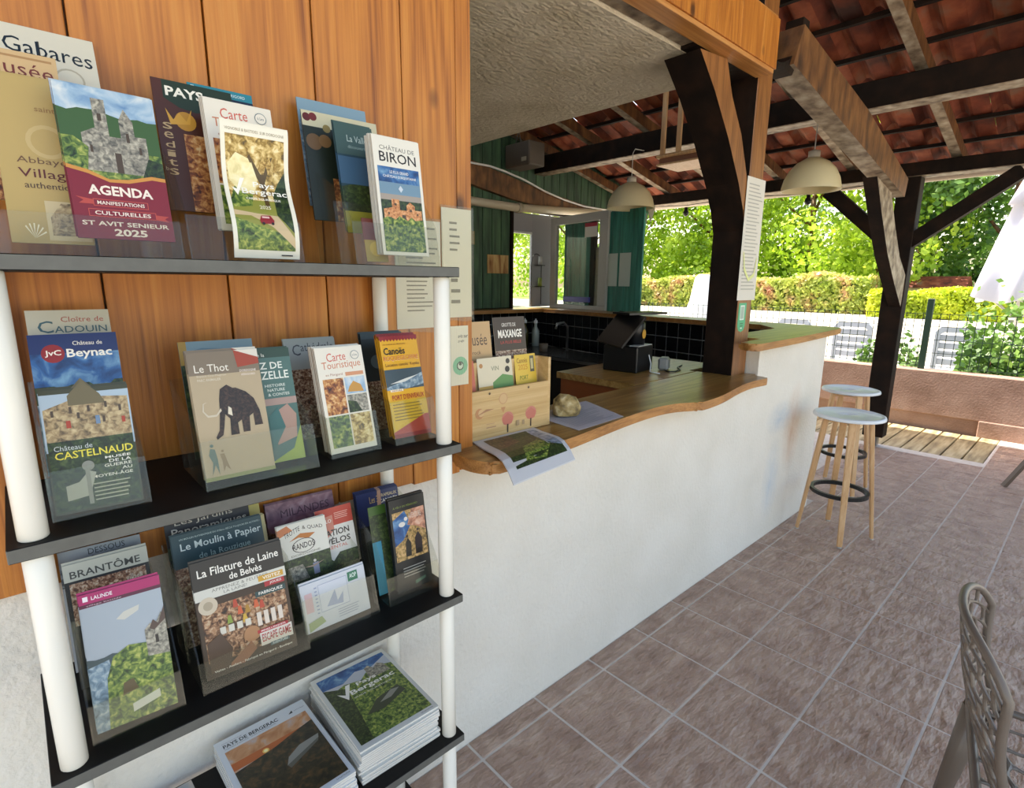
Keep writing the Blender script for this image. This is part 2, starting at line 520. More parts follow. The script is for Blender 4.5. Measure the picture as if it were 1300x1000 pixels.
# pier that carries the plank panel
bm = bx(-1.6, 1.0, 0.0, 0.16, 1.06, 3.3); box(bm, 0.8, 0.95, 0.16, 3.6, -0.1, 3.3)  # second box: unseen kitchen wall, added to keep daylight out
struct('wall_left', bm, PLASTER)
panel = struct('wall_planks', bx(-1.2, 1.0, -0.004, 0.0, 1.04, 3.0), BROWNW)
panel.name = 'wall_panel'
for a, b in ((-1.1, -0.85), (-0.85, -0.6), (-0.6, -0.35), (-0.35, -0.1), (-0.1, 0.136), (0.136, 0.353), (0.353, 0.57), (0.57, 0.795), (0.795, 0.962), (0.962, 1.012)):
    g = 0.002 if a < 0.9 else 0.0006
    bm = bx(a+g, b-g if b < 0.95 else b-0.0004, -0.026 + R.uniform(-.0015, .0015), -0.004, 1.03 + R.uniform(-.004, .004), 3.0, ch=0.0015)
    ob('plank', bm, PINE, panel)

# fascia box above the opening
fas = struct('trim_1', bx(1.012, 2.92, 0.012, 0.085, 2.64, 2.86), BROWNW)
ob('bottom_board', bx(1.014, 2.934, 0.0, 0.088, 2.62, 2.64, ch=0.002), PINE_X, fas)
ob('top_board', bx(1.014, 2.934, 0.0, 0.088, 2.862, 2.874, ch=0.002), PINE_X, fas)
js = [1.014, 1.2, 1.4, 1.59, 1.79, 1.99, 2.166, 2.343, 2.56, 2.776, 2.948]
for a, b in zip(js, js[1:]):
    ob('plank', bx(a+0.001, b-0.001, -0.006 + R.uniform(-.001, .001), 0.012, 2.6405, 2.862, ch=0.001), PINE, fas)

# kitchen soffit, plastered
bm = bmesh.new()
prism(bm, [(0.9, 0.17), (2.79, 0.17), (2.79, 0.62), (2.76, 3.55), (0.9, 3.55)], 2, 2.62, 2.70)
struct('ceiling', bm, CEILM)

# back wall: green boards with a gap for the little window
YB = 3.5
bw = struct('wall_back', bx(1.0, 6.4, YB+0.03, YB+0.1, 2.42, 3.3), DARKW)
bm = bmesh.new(); box(bm, 1.0, 4.36, YB+0.03, YB+0.1, 0.0, 2.42); box(bm, 4.36, 5.1, YB+0.03, YB+0.1, 0.0, 1.28)
struct('wall_back_lower', bm, DARKW).name = 'wall_back.001'
x = 2.6
while x < 6.35:
    w = 0.136
    lo = 1.31 if x + w < 4.38 else 2.44
    ob('plank', bx(x+0.004, x+w-0.004, YB, YB+0.03, lo, 3.2, ch=0.003), GREENP, bw)
    x += w
ob('frame_post', bx(4.365, 4.40, YB-0.03, YB+0.06, 1.3, 2.42, ch=0.003), DARKW, bw)

# grey door panel with a small bright window
dr = struct('door_1', bx(4.722, 5.16, YB, YB+0.04, 1.31, 2.40, ch=0.004), mat('#8f8f94', 0.5))
ob('door_head', bx(4.40, 4.722, YB, YB+0.04, 2.19, 2.40, ch=0.004), mat('#8f8f94', 0.5), dr)
ob('glazing_frame', bx(4.40, 4.722, YB-0.006, YB+0.03, 2.165, 2.19, ch=0.003), mat('#c9c9c9', 0.4), dr)
ob('pane', bx(4.40, 4.722, YB+0.01, YB+0.014, 1.31, 2.165), GLASS, dr)

# side wall of the kitchen (slightly askew), local frame: s along, t outward
ANG = math.atan(0.157)
SM = Matrix.Translation((4.45, 0, 0)) @ Matrix.Rotation(-ANG, 4, 'Z')   # local x = outward, local y = along
bm = bmesh.new()
box(bm, -0.22, -0.10, 0.2, 3.52, -0.1, 1.26, M=SM)
side = struct('wall_side', bm, PLASTER)
bm = bmesh.new(); box(bm, -0.226, -0.22, 0.3, 3.48, 0.72, 1.255, M=SM)
sg = struct('wall_side_tiling', bm, BGROUT); sg.name = 'wall_side.001'
TS = 0.131
tm = mesh('tile', bx(-0.006, 0.0, -TS/2+0.0035, TS/2-0.0035, -TS/2+0.0035, TS/2-0.0035, ch=0.0015), BTILE)
for i in range(24):
    for j in range(4):
        o = link('tile', tm, sg)
        o.matrix_world = SM @ Matrix.Translation((-0.226, 0.36 + TS*(i+0.5), 1.255 - TS*(j+0.5)))
sgb = struct('wall_back_tiling', bx(3.2, 4.9, YB-0.008, YB+0.03, 0.72, 1.255), BGROUT); sgb.name = 'wall_back.002'
tmb = mesh('tile', bx(-TS/2+0.0035, TS/2-0.0035, -0.006, 0.0, -TS/2+0.0035, TS/2-0.0035, ch=0.0015), BTILE)
for i in range(12):
    for j in range(4):
        o = link('tile', tmb, sgb)
        o.location = (3.3 + TS*(i+0.5), YB-0.008, 1.255 - TS*(j+0.5))

# timber frame: near post, curved brace, main beams, far post
post = empty('timber_post', 'dark square timber post standing at the bar, paper notice and green sticker on it', 'post', (3.0, 0.16, 0))
def pob(name, bm, m, root, **k):
    o = ob(name, bm, m, **k); o.parent = root; o.matrix_parent_inverse = root.matrix_basis.inverted(); return o
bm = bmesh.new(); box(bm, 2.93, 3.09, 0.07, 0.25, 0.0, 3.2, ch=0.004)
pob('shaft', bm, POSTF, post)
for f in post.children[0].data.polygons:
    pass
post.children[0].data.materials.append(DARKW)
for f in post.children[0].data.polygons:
    if f.normal.y > -0.5: f.material_index = 1  # front keeps the painted lit tone, other faces take the dark one
# curved brace (a thick plank bent from post to plate)
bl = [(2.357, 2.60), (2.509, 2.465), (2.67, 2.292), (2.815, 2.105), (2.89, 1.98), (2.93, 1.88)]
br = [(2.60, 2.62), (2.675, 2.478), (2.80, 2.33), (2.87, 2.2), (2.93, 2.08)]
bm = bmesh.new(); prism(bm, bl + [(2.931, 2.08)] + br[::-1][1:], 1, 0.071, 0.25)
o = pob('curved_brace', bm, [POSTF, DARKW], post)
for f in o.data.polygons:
    if f.normal.y > -0.5: f.material_index = 1  # brace: lit tone painted on its front, dark shaded tone elsewhere
tp = empty('wall_plate', 'grey-brown timber beam running behind the orange fascia above the bar opening', 'beam', (2.0, 0.13, 2.6))
bm = bmesh.new(); box(bm, 1.02, 2.36, 0.089, 0.168, 2.635, 2.8, ch=0.004); pob('beam', bm, PALEW, tp)
bm = bmesh.new(); box(bm, 2.36, 2.93, 0.089, 0.25, 2.622, 2.86, ch=0.004); pob('beam_end', bm, DARKW, tp)

ba = ob('purlin', bx(4.75, 4.92, -2.7, 3.6, 2.84, 3.03, ch=0.006), [DARKW, PALEW], label='thick dark purlin under the roof tiles, nearer of the two long cross beams', cat='beam')
for f in ba.data.polygons:
    if f.normal.z < -0.7: f.material_index = 1
bb = ob('eave_beam', bx(6.3, 6.46, -2.7, 3.9, 2.585, 2.71, ch=0.006), [DARKW, PALEW], label='dark eave beam at the garden edge of the roof, carried by the far post', cat='beam')
for f in bb.data.polygons:
    if f.normal.z < -0.7: f.material_index = 1
ob('tie_beam', bx(2.82, 3.35, 0.40, 0.60, 2.71, 2.95, ch=0.005), DARKW, label='dark beam end beside the edge of the plastered ceiling behind the near post', cat='beam')
ob('upper_purlin', bx(2.96, 3.16, 0.26, 3.5, 2.98, 3.15, ch=0.005), DARKW, label='dark purlin hidden mostly above the plastered kitchen ceiling', cat='beam')
ob('upper_purlin', bx(2.96, 3.16, -2.7, 0.06, 3.10, 3.3, ch=0.005), DARKW, label='dark purlin at the top, right of the orange fascia box', cat='beam')
# sloping strut from the fascia to the far post
bm = bmesh.new()
prism(bm, [(3.16, 2.72), (5.62, 2.325), (5.66, 2.47), (4.45, 2.75), (3.25, 2.93)], 1, 0.0, 0.13)
st = ob('sloping_strut', bm, [BROWNW, PALEW], label='sloping timber strut with pale underside running from the fascia towards the far post', cat='beam')
for f in st.data.polygons:
    if f.normal.z < -0.7: f.material_index = 1
bm = bmesh.new()
pts = [(3.0 + 0.3*sin(t*pi/12), 3.02 - 0.3*cos(t*pi/12) + 0.02) for t in range(0, 7)]
prism(bm, [(2.98, 2.70)] + [(3.0+0.28*sin(t*pi/12), 2.98-0.28*cos(t*pi/12)) for t in range(0, 7)] + [(3.36, 2.98), (3.36, 2.9), (3.2, 2.68)], 1, 0.02, 0.11)
ob('curved_bracket', bm, DARKW, label='dark scooped timber bracket at the head of the sloping strut', cat='bracket')

fp = empty('timber_post', 'dark timber post with three braces at the edge of the deck, carrying the eave beam', 'post', (6.38, 0.15, 0))
bm = bmesh.new(); box(bm, 6.30, 6.45, 0.05, 0.23, 0.10, 2.585, ch=0.005); pob('shaft', bm, DARKW, fp)
bm = bmesh.new(); box(bm, 6.34, 6.41, 0.10, 0.18, 0.0, 0.10); pob('steel_foot', bm, METAL, fp)
bm = bmesh.new(); bar(bm, (6.375, 0.84, 2.545), (6.375, 0.17, 1.93), 0.10, 0.13); pob('brace', bm, DARKW, fp)
bm = bmesh.new(); bar(bm, (6.375, -0.64, 2.555), (6.375, 0.10, 1.99), 0.10, 0.12); pob('brace', bm, DARKW, fp)
bm = bmesh.new(); prism(bm, [(5.03, 2.425), (5.3, 2.15), (5.6, 1.87), (5.95, 1.62), (6.3, 1.40), (6.3, 1.70), (6.0, 1.86), (5.7, 2.12), (5.45, 2.37)], 1, 0.06, 0.16)
o = pob('brace', bm, [PALEW, DARKW], fp)
for f in o.data.polygons:
    if f.normal.y > -0.5: f.material_index = 1

# roof: sloping, individual tiles where they can be seen, rafters, battens
SL = 0.215
def zr(x): return 2.73 + SL*(6.38 - x)     # underside of rafters on the slope
AN = math.atan(SL)
roof = empty('tiled_roof', 'terracotta tiled roof on battens and rafters seen from below', 'roof', (5.0, 0, 3.0))
def rafter(y, w=0.075):
    bm = bmesh.new()
    bar(bm, (2.2, y, zr(2.2)+0.055), (6.85, y, zr(6.85)+0.055), w, 0.10)
    o = pob('rafter', bm, [BROWNW, PALEW], roof)
    for f in o.data.polygons:
        if f.normal.z < -0.7: f.material_index = 1
for y in (-2.6, -2.05, -1.42, -0.76, -0.17, 0.66, 1.38, 2.05, 2.75, 3.42): rafter(y)
bx_ = [3.11 + 0.41*i for i in range(10)]
for x in bx_:
    bm = bmesh.new(); box(bm, x-0.02, x+0.02, -2.7, 3.9, zr(x)+0.105, zr(x)+0.135)
    pob('batten', bm, DARKW, roof)
# tile profile: flat pan with a raised roll at one side
TW = 0.247
prof = [(0, 0.0), (0.02, -0.004), (0.11, -0.004), (0.13, 0.004), (0.15, 0.035), (0.175, 0.06), (0.20, 0.062), (0.23, 0.035), (0.249, 0.006)]
bm = bmesh.new()
L = 0.46
vt = []
for xx, dz in ((-0.02, 0.034), (L, -0.018)):
    vt.append([bm.verts.new((xx, p, q + dz)) for p, q in prof])
    vt.append([bm.verts.new((xx, p, q + dz + 0.014)) for p, q in prof])
n = len(prof)
for i in range(n-1):
    bm.faces.new([vt[0][i], vt[0][i+1], vt[2][i+1], vt[2][i]]); bm.faces.new([vt[1][i], vt[3][i], vt[3][i+1], vt[1][i+1]])
    bm.faces.new([vt[0][i], vt[1][i], vt[1][i+1], vt[0][i+1]]); bm.faces.new([vt[2][i], vt[2][i+1], vt[3][i+1], vt[3][i]])
box(bm, L-0.02, L, 0.01, 0.125, -0.045, -0.018)
rt = mesh('tile', bm, ROOFT)
cnt = 0
rest = bmesh.new()
for i, x in enumerate(bx_):
    for j in range(27):
        y = -2.64 + TW*j
        M = Matrix.Translation((x, y, zr(x)+0.165)) @ Matrix.Rotation(AN, 4, 'Y')
        if x > 3.3 and (y > -1.2):
            o = link('tile', rt, roof)
            o.matrix_parent_inverse = roof.matrix_basis.inverted()
            M = M @ Matrix.Rotation(R.uniform(-0.02, 0.02), 4, 'Z') @ Matrix.Rotation(R.uniform(-0.015, 0.015), 4, 'Y')
            o.matrix_basis = M; cnt += 1
        else:
            k = len(rest.verts)
            rest.from_mesh(rt); rest.verts.ensure_lookup_table()
            for v in rest.verts[k:]: v.co = M @ v.co
o = pob('tiles_beyond_view', rest, ROOFT, roof); o['kind'] = 'stuff'
bm = bmesh.new()
prism(bm, [(-2.4, zr(-2.4)+0.24), (3.0, zr(3.0)+0.24), (3.0, zr(3.0)+0.20), (-2.4, zr(-2.4)+0.20)], 1, -2.7, 3.9)
struct('sky_blocking_roof', bm, DARKW).name = 'ceiling.001'  # unseen roof above the camera, added to block sky light

# gutter at the eave
bm = bmesh.new(); tube(bm, [(6.93, -2.8, 2.66), (6.93, 4.0, 2.66)], 0.045, 10)
ob('gutter', bm, mat('#b9aa98', 0.4), label='pale gutter along the outer edge of the tiled roof', cat='gutter')

# deck and low garden wall
deck = struct('floor_deck', bx(6.46, 7.62, -0.72, 4.0, -0.12, -0.05), DARKW); deck.name = 'floor.002'
y = -0.725
while y < 3.6:
    ob('deck_board', bx(6.47, 7.60, y+0.006, y+0.157, -0.05, -0.006, ch=0.004), DECKW, deck)
    y += 0.163
for i in range(12):
    pass
bm = bmesh.new()
box(bm, 7.62, 7.82, -3.2, 5.0, 0.16, 0.66, ch=0.01)
box(bm, 7.66, 7.82, -0.52, 5.0, -0.12, 0.16)
box(bm, 7.60, 7.82, -3.2, -0.52, -0.12, 0.17, ch=0.008)
struct('wall_garden', bm, PINKW)

# ------------------------------------------------------------------ counters
def slab(name, pts, z0, z1, mats, label, cat, bev=0.008, parent=None):
    bm = bmesh.new(); prism(bm, pts, 2, z0, z1)
    hor = [e for e in bm.edges if abs(e.verts[0].co.z - e.verts[1].co.z) < 1e-4]
    bmesh.ops.bevel(bm, geom=hor, offset=bev, segments=2, affect='EDGES')
    o = ob(name, bm, mats, parent, label=label, cat=cat)
    for f in o.data.polygons:
        if abs(f.normal.z) < 0.6: f.material_index = 1
    return o
def spline(pts, n=6):
    out = []
    for i in range(len(pts)-1):
        p0 = pts[max(i-1, 0)]; p1 = pts[i]; p2 = pts[i+1]; p3 = pts[min(i+2, len(pts)-1)]
        for k in range(n):
            t = k/n
            out.append(tuple(0.5*((2*p1[c]) + (-p0[c]+p2[c])*t + (2*p0[c]-5*p1[c]+4*p2[c]-p3[c])*t*t + (-p0[c]+3*p1[c]-3*p2[c]+p3[c])*t**3) for c in (0, 1)))
    out.append(pts[-1])
    return out
fr = spline([(0.925, -0.045), (0.925, -0.12), (0.95, -0.175), (1.0, -0.192), (1.285, -0.170), (1.676, -0.117), (1.91, -0.099), (2.04, -0.113), (2.13, -0.151), (2.184, -0.172), (2.375, -0.158), (2.646, -0.108), (2.842, -0.086), (2.99, -0.094), (3.03, -0.08), (3.04, -0.03)])
ct = slab('bar_counter', fr + [(3.04, 0.0), (3.098, 0.0), (3.098, 0.0685), (2.929, 0.0685), (2.929, 0.285), (1.02, 0.20), (1.02, -0.03), (0.93, -0.03)], 1.062, 1.10, [OAK, OAKEDGE],
     'long oak bar counter with a wavy front edge on the white wall', 'counter')
lw = spline([(2.82, -0.03), (2.80, -0.08), (2.84, -0.108), (2.95, -0.106), (3.5, -0.085), (4.30, -0.03), (4.40, 0.0), (4.47, 0.06)])
i0 = SM @ Vector((0.02, 0.1, 0)); i1 = SM @ Vector((0.03, 3.7, 0)); i2 = SM @ Vector((-0.28, 3.2, 0)); i3 = SM @ Vector((-0.28, 0.45, 0))
hc = slab('raised_counter', [p for p in lw if p[0] > 3.1 or p[1] < 0] + [(i0.x, i0.y), (i1.x, YB+0.09), (3.1, YB+0.09), (3.1, 3.28), (i2.x, 3.24), (i3.x, i3.y), (3.95, 0.26), (3.12, 0.24), (3.12, 0.0), (2.83, 0.0)], 1.262, 1.30, [OAK, OAKEDGE],
     'raised wooden ledge, higher than the bar counter, wrapping round the kitchen from the post', 'counter')

# desk return behind the counter
dk = empty('till_desk', 'wooden desk behind the bar counter with an orange-brown side panel', 'desk', (2.6, 0.55, 0))
bm = bmesh.new(); prism(bm, [(2.285, 0.26), (2.925, 0.292), (2.925, 0.33), (3.3, 0.34), (3.3, 0.88), (2.285, 0.80)], 2, 1.064, 1.099)
pob('desktop', bm, OAK, dk)
bm = bmesh.new(); box(bm, 2.30, 2.32, 0.28, 0.78, 0.0, 1.064); pob('side_panel', bm, mat('#8f4a20', 0.4), dk)
bm = bmesh.new(); box(bm, 2.32, 3.28, 0.74, 0.78, 0.0, 1.064); pob('back_panel', bm, mat('#6f3a1a', 0.5), dk)

# kitchen units in the dark
ku = empty('sink_unit', 'dark kitchen sink unit with a steel front edge along the back corner', 'kitchen unit', (4.0, 2.6, 0))
bm = bmesh.new(); box(bm, 3.2, 4.45, 2.75, 3.47, 0.0, 0.86); box(bm, 3.86, 4.30, 1.5, 2.75, 0.0, 0.86); pob('cabinet', bm, mat('#1b1a1a', 0.5), ku)
bm = bmesh.new(); box(bm, 3.18, 4.46, 2.73, 3.48, 0.86, 0.90, ch=0.003); box(bm, 3.83, 4.34, 1.45, 2.73, 0.86, 0.90, ch=0.003); pob('worktop', bm, mat('#262626', 0.25), ku)
bm = bmesh.new(); box(bm, 3.822, 3.83, 1.45, 2.73, 0.868, 0.894); box(bm, 3.18, 3.83, 2.722, 2.73, 0.868, 0.894); pob('steel_edge', bm, METAL, ku)
bm = bmesh.new(); tube(bm, [(4.28, 2.5, 0.9), (4.28, 2.5, 1.15), (4.22, 2.5, 1.2), (4.12, 2.5, 1.19), (4.10, 2.5, 1.14)], 0.012, 8); pob('tap', bm, METAL, ku)

# ------------------------------------------------------------------ DISPLAY SHELF
sh = empty('display_shelf', 'five-tier shelf unit with grey-black boards and white round poles, full of leaflets', 'shelf', (0.34, -0.19, 0))
ZS = [1.631, 1.240, 0.861, 0.466, 0.08]
for z in ZS:
    bm = bmesh.new(); box(bm, -0.045, 0.7225, -0.35, -0.029, z-0.021, z, ch=0.0012)
    o = pob('shelf_board', bm, [BOARDTOP, BOARDEDGE], sh)
    for f in o.data.polygons:
        if abs(f.normal.z) < 0.6: f.material_index = 1
for px, py in ((-0.015, -0.322), (0.694, -0.322), (-0.015, -0.055), (0.694, -0.055)):
    for za, zb in zip(ZS[1:] + [0.0], ZS):
        if za == 0.0: lo, hi = 0.0, ZS[-1]-0.021
        else: lo, hi = za, zb-0.021
        bm = bmesh.new(); lathe(bm, [(0.0, 0.0), (0.016, 0.0), (0.0178, 0.002), (0.0178, hi-lo-0.002), (0.016, hi-lo), (0, hi-lo)], (px, py, lo), 20)
        pob('pole', bm, POLEM, sh)

# ------------------------------------------------------------------ leaflets
def nm(key, cols, s=40, d=6, dist=0.6): return noisy('print_'+key, cols, (s*2.2, s*2.2, s*2.2), d, 0.4, dist=dist)
FOL = nm('foliage', ['#1c2a10', '#46602a', '#7d8f3c', '#b8b860'], 55)
FOLD = nm('dark_foliage', ['#10160c', '#2a3a1c', '#4c5c2c'], 60)
STONE = nm('stone', ['#5c4c36', '#a58c64', '#cdb88c'], 60)
STONG = nm('grey_stone', ['#4c4a44', '#8c8678', '#c0b8a4'], 70)
SKYP = nm('sky', ['#5f86b0', '#9fb8cc', '#dfe0dc'], 14)
SKYD = nm('blue_sky', ['#173463', '#2f5f98', '#7fa8c4'], 16)
WARM = nm('warm_photo', ['#3a1c10', '#8c4c24', '#c88c4c', '#e0c08c'], 50)
AUT = nm('autumn', ['#4c3c18', '#9c7c34', '#d8bc78', '#efe0b0'], 45)
WATER = nm('water', ['#3c5468', '#7890a0', '#b8c4c8'], 40)
MULTI = nm('mixed_photo', ['#241c18', '#6c4430', '#a88c74', '#c8c0b0'], 80)
KRAFT = nm('kraft', ['#a88450', '#b99560', '#c4a474'], 30)
DUSK = nm('dusk_hills', ['#0c100c', '#2c2818', '#5a4224'], 30)
SUNSET = nm('sunset', ['#a8683c', '#c89468', '#b8b0b0'], 12)

def lines(u0, u1, v0, v1, n, m, j=0.25, s=3):
    rr = random.Random(s); out = []
    for i in range(n):
        v = v1 - (v1-v0)*(i+0.5)/n
        e = u1 - rr.random()*j*(u1-u0)
        t = (v1-v0)/n*0.16
        out.append(('r', u0, v-t, e, v+t, m))
    return out

def castle(u0, v0, u1, v1, m, dk='#4c3c2c'):
    w, h = u1-u0, v1-v0
    return [('p', [(u0, v0), (u1, v0), (u1, v0+h*.55), (u0+w*.82, v0+h*.55), (u0+w*.82, v0+h*.75), (u0+w*.7, v0+h*.92), (u0+w*.6, v0+h*.75), (u0+w*.6, v0+h*.5), (u0+w*.42, v0+h*.5), (u0+w*.42, v0+h), (u0+w*.22, v0+h), (u0+w*.22, v0+h*.6), (u0, v0+h*.5)], m),
            ('r', u0+w*.46, v0, u0+w*.56, v0+h*.28, dk), ('r', u0+w*.28, v0+h*.7, u0+w*.34, v0+h*.8, dk), ('r', u0+w*.68, v0+h*.45, u0+w*.73, v0+h*.58, dk), ('r', u0+w*.1, v0+h*.25, u0+w*.14, v0+h*.35, dk), ('r', u0+w*.86, v0+h*.3, u0+w*.9, v0+h*.4, dk)]

def hills(v0, v1, m, s=1, amp=0.06, u0=0.0, u1=1.0):
    rr = random.Random(s)
    top = [(u1 - (u1-u0)*i/10, v1 + rr.uniform(-amp, amp)) for i in range(11)]
    return ('p', [(u0, v0), (u1, v0)] + top, m)

COV = {}
COV['gabares'] = [('r', 0, 0, 1, 1, '#d9d2bf'), ('p', [(0.5, .66), (.62, .8), (.62, .66)], '#20242c'), ('r', .618, .6, .63, .9, '#3c3c3c'), ('t', 'Les Gabares', .12, .80, .97, .92, '#23303c', 0.0, -.04), ('c', .8, .64, .1, '#b8ae98'), ('c', .8, .64, .085, '#d9d2bf'), ('r', 0, 0, 1, .4, WATER)]
COV['musee'] = [('r', 0, 0, 1, 1, '#c9a878'), ('r', .05, .955, .95, .97, '#a88050'), ('t', 'Musée', .25, .85, .95, .945, '#6e2a22', 0.0, -.02), ('t', 'roc', .55, .75, .95, .79, '#4c3c2c'), ('r', 0, 0, 1, .5, WARM)]
COV['villages'] = [('r', 0, 0, 1, 1, '#b89c5c'), ('c', .6, .62, .26, '#c4aa70'), ('c', .6, .62, .2, '#b89c5c'), ('t', 'saint', .5, .80, .75, .83, '#94703c'), ('t', 'Abbaye', .2, .47, .8, .52, '#6e4c2c', 0.0), ('t', 'Villages', .2, .38, .98, .45, '#5c1c14', 0.0), ('t', 'authentiques', .25, .32, .98, .37, '#4c3020', 0.0)] + \
    [('r', .45, .02, .98, .26, '#cdb88c'), ('p', [(.5, .05), (.95, .05), (.95, .16), (.85, .25), (.65, .25), (.5, .16)], STONE)] + [('p', [(.28, .03), (.28+.16*cos(a), .03+.09*sin(a)), (.28+.16*cos(a+.12), .03+.09*sin(a+.12))], '#efe4c4') for a in (0.4, .75, 1.1, 1.45, 1.8, 2.15)]
COV['agenda'] = [('r', 0, .42, 1, 1, SKYP), hills(.4, .84, '#3c5a2c', 4, .02), ('r', 0, .4, 1, .6, FOL)] + castle(.2, .45, .86, .93, STONG) + [('p', [(0, .42), (.2, .42), (.25, .6), (.12, .66), (0, .66)], FOL), ('p', [(.75, .42), (1, .42), (1, .55), (.85, .57)], FOLD)] + \
    [('p', [(0, 0), (1, 0), (1, .445), (.85, .45), (.6, .41), (.4, .40), (.2, .45), (0, .475)], '#c98a3a'), ('p', [(0, 0), (1, 0), (1, .42), (.85, .425), (.6, .385), (.4, .38), (.2, .425), (0, .45)], '#7d1626'),
     ('t', 'AGENDA', .17, .29, .83, .355, '#efe0d0', .03), ('r', .2, .215, .76, .262, '#c45040'), ('r', .207, .219, .753, .258, '#7d1626'), ('t', 'MANIFESTATIONS', .24, .226, .72, .25, '#efe0d0'), ('p', [(.04, .27), (.2, .255), (.2, .225), (.06, .225), (.11, .247)], '#b44438'),
     ('r', .14, .145, .83, .195, '#c45040'), ('r', .147, .149, .823, .191, '#7d1626'), ('t', 'CULTURELLES', .2, .157, .77, .183, '#efe0d0'), ('p', [(.83, .18), (.97, .175), (.92, .158), (.97, .135), (.83, .145)], '#b44438'),
     ('t', 'ST AVIT SENIEUR', .06, .085, .95, .115, '#efe0d0', .02), ('t', '2025', .36, .02, .7, .068, '#efe0d0', .03)]
COV['bastides'] = [('r', 0, 0, 1, 1, '#4c2414'), ('p', [(.12, .86), (.12, 1), (1, 1), (1, .86), (.5, .78), (.3, .8)], '#20301c'), ('t', 'PAYS', .15, .88, .62, .955, '#efe8d8', .03), ('c', .35, .7, .13, '#c48c2c'), ('p', [(.12, .78), (.2, .7), (.28, .76), (.36, .7), (.44, .8), (.4, .68), (.16, .66)], '#d8a038'), ('r', .3, 0, .6, .6, WARM), ('t', 'b', .02, .3, .06, .33, '#c8b088')] + \
    [('t', c, .06, .62-.07*i, .17, .67-.07*i, '#c8a878', 0.0) for i, c in enumerate('sedits')]
COV['beaumont'] = [('r', 0, 0, 1, 1, '#16243c'), ('r', 0, .93, 1, 1, '#2c8090'), ('r', .05, .945, .1, .985, '#d8e4e4'), ('t', 'BEAUMONT-DU-PÉRIGORD', .14, .95, .88, .98, '#d0e0e0'), ('t', 'notre village', .05, .89, .6, .92, '#8ca0b0'), ('r', 0, 0, 1, .7, MULTI)]
CARTE = [('r', 0, 0, 1, 1, '#e4dccc'), ('t', 'Carte', .22, .86, .62, .94, '#c8503c', 0.0, .01), ('t', 'Touristique', .1, .77, .92, .86, '#c87850', 0.0, .01), ('t', 'en Périgord', .15, .72, .5, .75, '#a06850', 0.0), ('r', .56, .715, .95, .75, '#cf9068'),
    ('r', .07, .36, .49, .70, WARM), ('r', .52, .54, .95, .70, SKYP), ('p', [(.55, .56), (.9, .55), (.85, .62), (.7, .66), (.6, .61)], '#c08c3c'), ('r', .52, .36, .95, .53, STONG), ('p', [(.52, .36), (.8, .36), (.7, .46), (.52, .48)], FOLD), ('r', .07, .05, .49, .345, FOL), ('r', .52, .05, .95, .345, AUT), ('c', .82, .91, .09, '#5c7078'), ('c', .82, .91, .08, '#e4dccc'), ('t', 'la Carte', .77, .90, .87, .92, '#3c5058', 0.0)]
COV['carte'] = CARTE; COV['cartetour'] = CARTE
COV['bergerac'] = [('r', 0, 0, 1, 1, '#eae4d2'), ('t', 'VIGNOBLE & BASTIDES  SUR DORDOGNE', .06, .945, .93, .965, '#8c7c5c', 0.0), ('r', .06, .06, .93, .92, AUT), ('p', [(.06, .45), (.93, .45), (.93, .06), (.06, .06)], '#8c8c3c'), ('p', [(.06, .06), (.93, .06), (.93, .16), (.06, .3)], FOL), ('p', [(.06, .45), (.2, .62), (.3, .5), (.4, .5), (.35, .4), (.06, .38)], FOL), ('p', [(.7, .34), (.93, .2), (.93, .7), (.8, .6), (.7, .5)], FOLD),
    ('p', [(.06, .36), (.4, .34), (.7, .33), (.93, .16), (.93, .08), (.6, .24), (.3, .32), (.06, .32)], '#c8b088'), ('p', [(.55, .4), (.62, .4), (.61, .6), (.75, .8), (.68, .78), (.6, .66), (.58, .8), (.56, .66), (.4, .8), (.37, .78), (.54, .58)], '#54401c'), ('p', [(.08, .72), (.2, .8), (.42, .76), (.5, .62), (.42, .5), (.2, .52), (.08, .6)], nm('glow', ['#d8c88c', '#efe0a8', '#f4ecc8'], 30))] + \
    [('p', [(.52+.12*i, .70+.05*(i % 2)), (.60+.1*i, .80), (.66+.07*i, .74), (.58+.09*i, .66)], nm('leafy', ['#5c4414', '#a8843c', '#d8bc78'], 90)) for i in range(3)] + \
    [('t', 'Pays', .42, .545, .74, .60, '#f4f0e4', .01), ('t', 'Bergerac', .24, .485, .92, .545, '#f4f0e4', .01), ('p', [(.1, .545), (.17, .48), (.3, .62), (.24, .62), (.17, .53)], '#f4f0e4'), ('t', 'CARTE TOURISTIQUE', .28, .45, .8, .47, '#f4f0e4'), ('t', '2025', .45, .38, .62, .41, '#e4dcc0'), ('p', [(.41, .285), (.44, .325), (.58, .33), (.63, .29), (.62, .265), (.43, .26)], '#8c1c20'), ('r', .45, .305, .56, .32, '#e0b8b0'), ('c', .46, .262, .022, '#241410'), ('c', .6, .265, .022, '#241410'), ('r', .7, .02, .88, .03, '#3c3c3c')]
COV['blueback'] = [('r', 0, 0, 1, 1, '#7d98a8'), ('r', 0, 0, 1, .8, WATER)]
COV['cherries'] = [('r', 0, 0, 1, 1, '#c8c0a0'), ('r', 0, 0, 1, .86, '#1c2418'), ('c', .06, .94, .05, '#5c1c1c'), ('c', .14, .95, .05, '#6c2020'), ('c', .3, .86, .05, '#8c7840'), ('c', .12, .72, .10, '#6c5030'), ('c', .26, .74, .08, '#7c5c38'), ('t', 'BORDEAUX', .38, .70, .9, .76, '#d8d0c0', 0.0), ('r', .3, 0, 1, .4, WARM)]
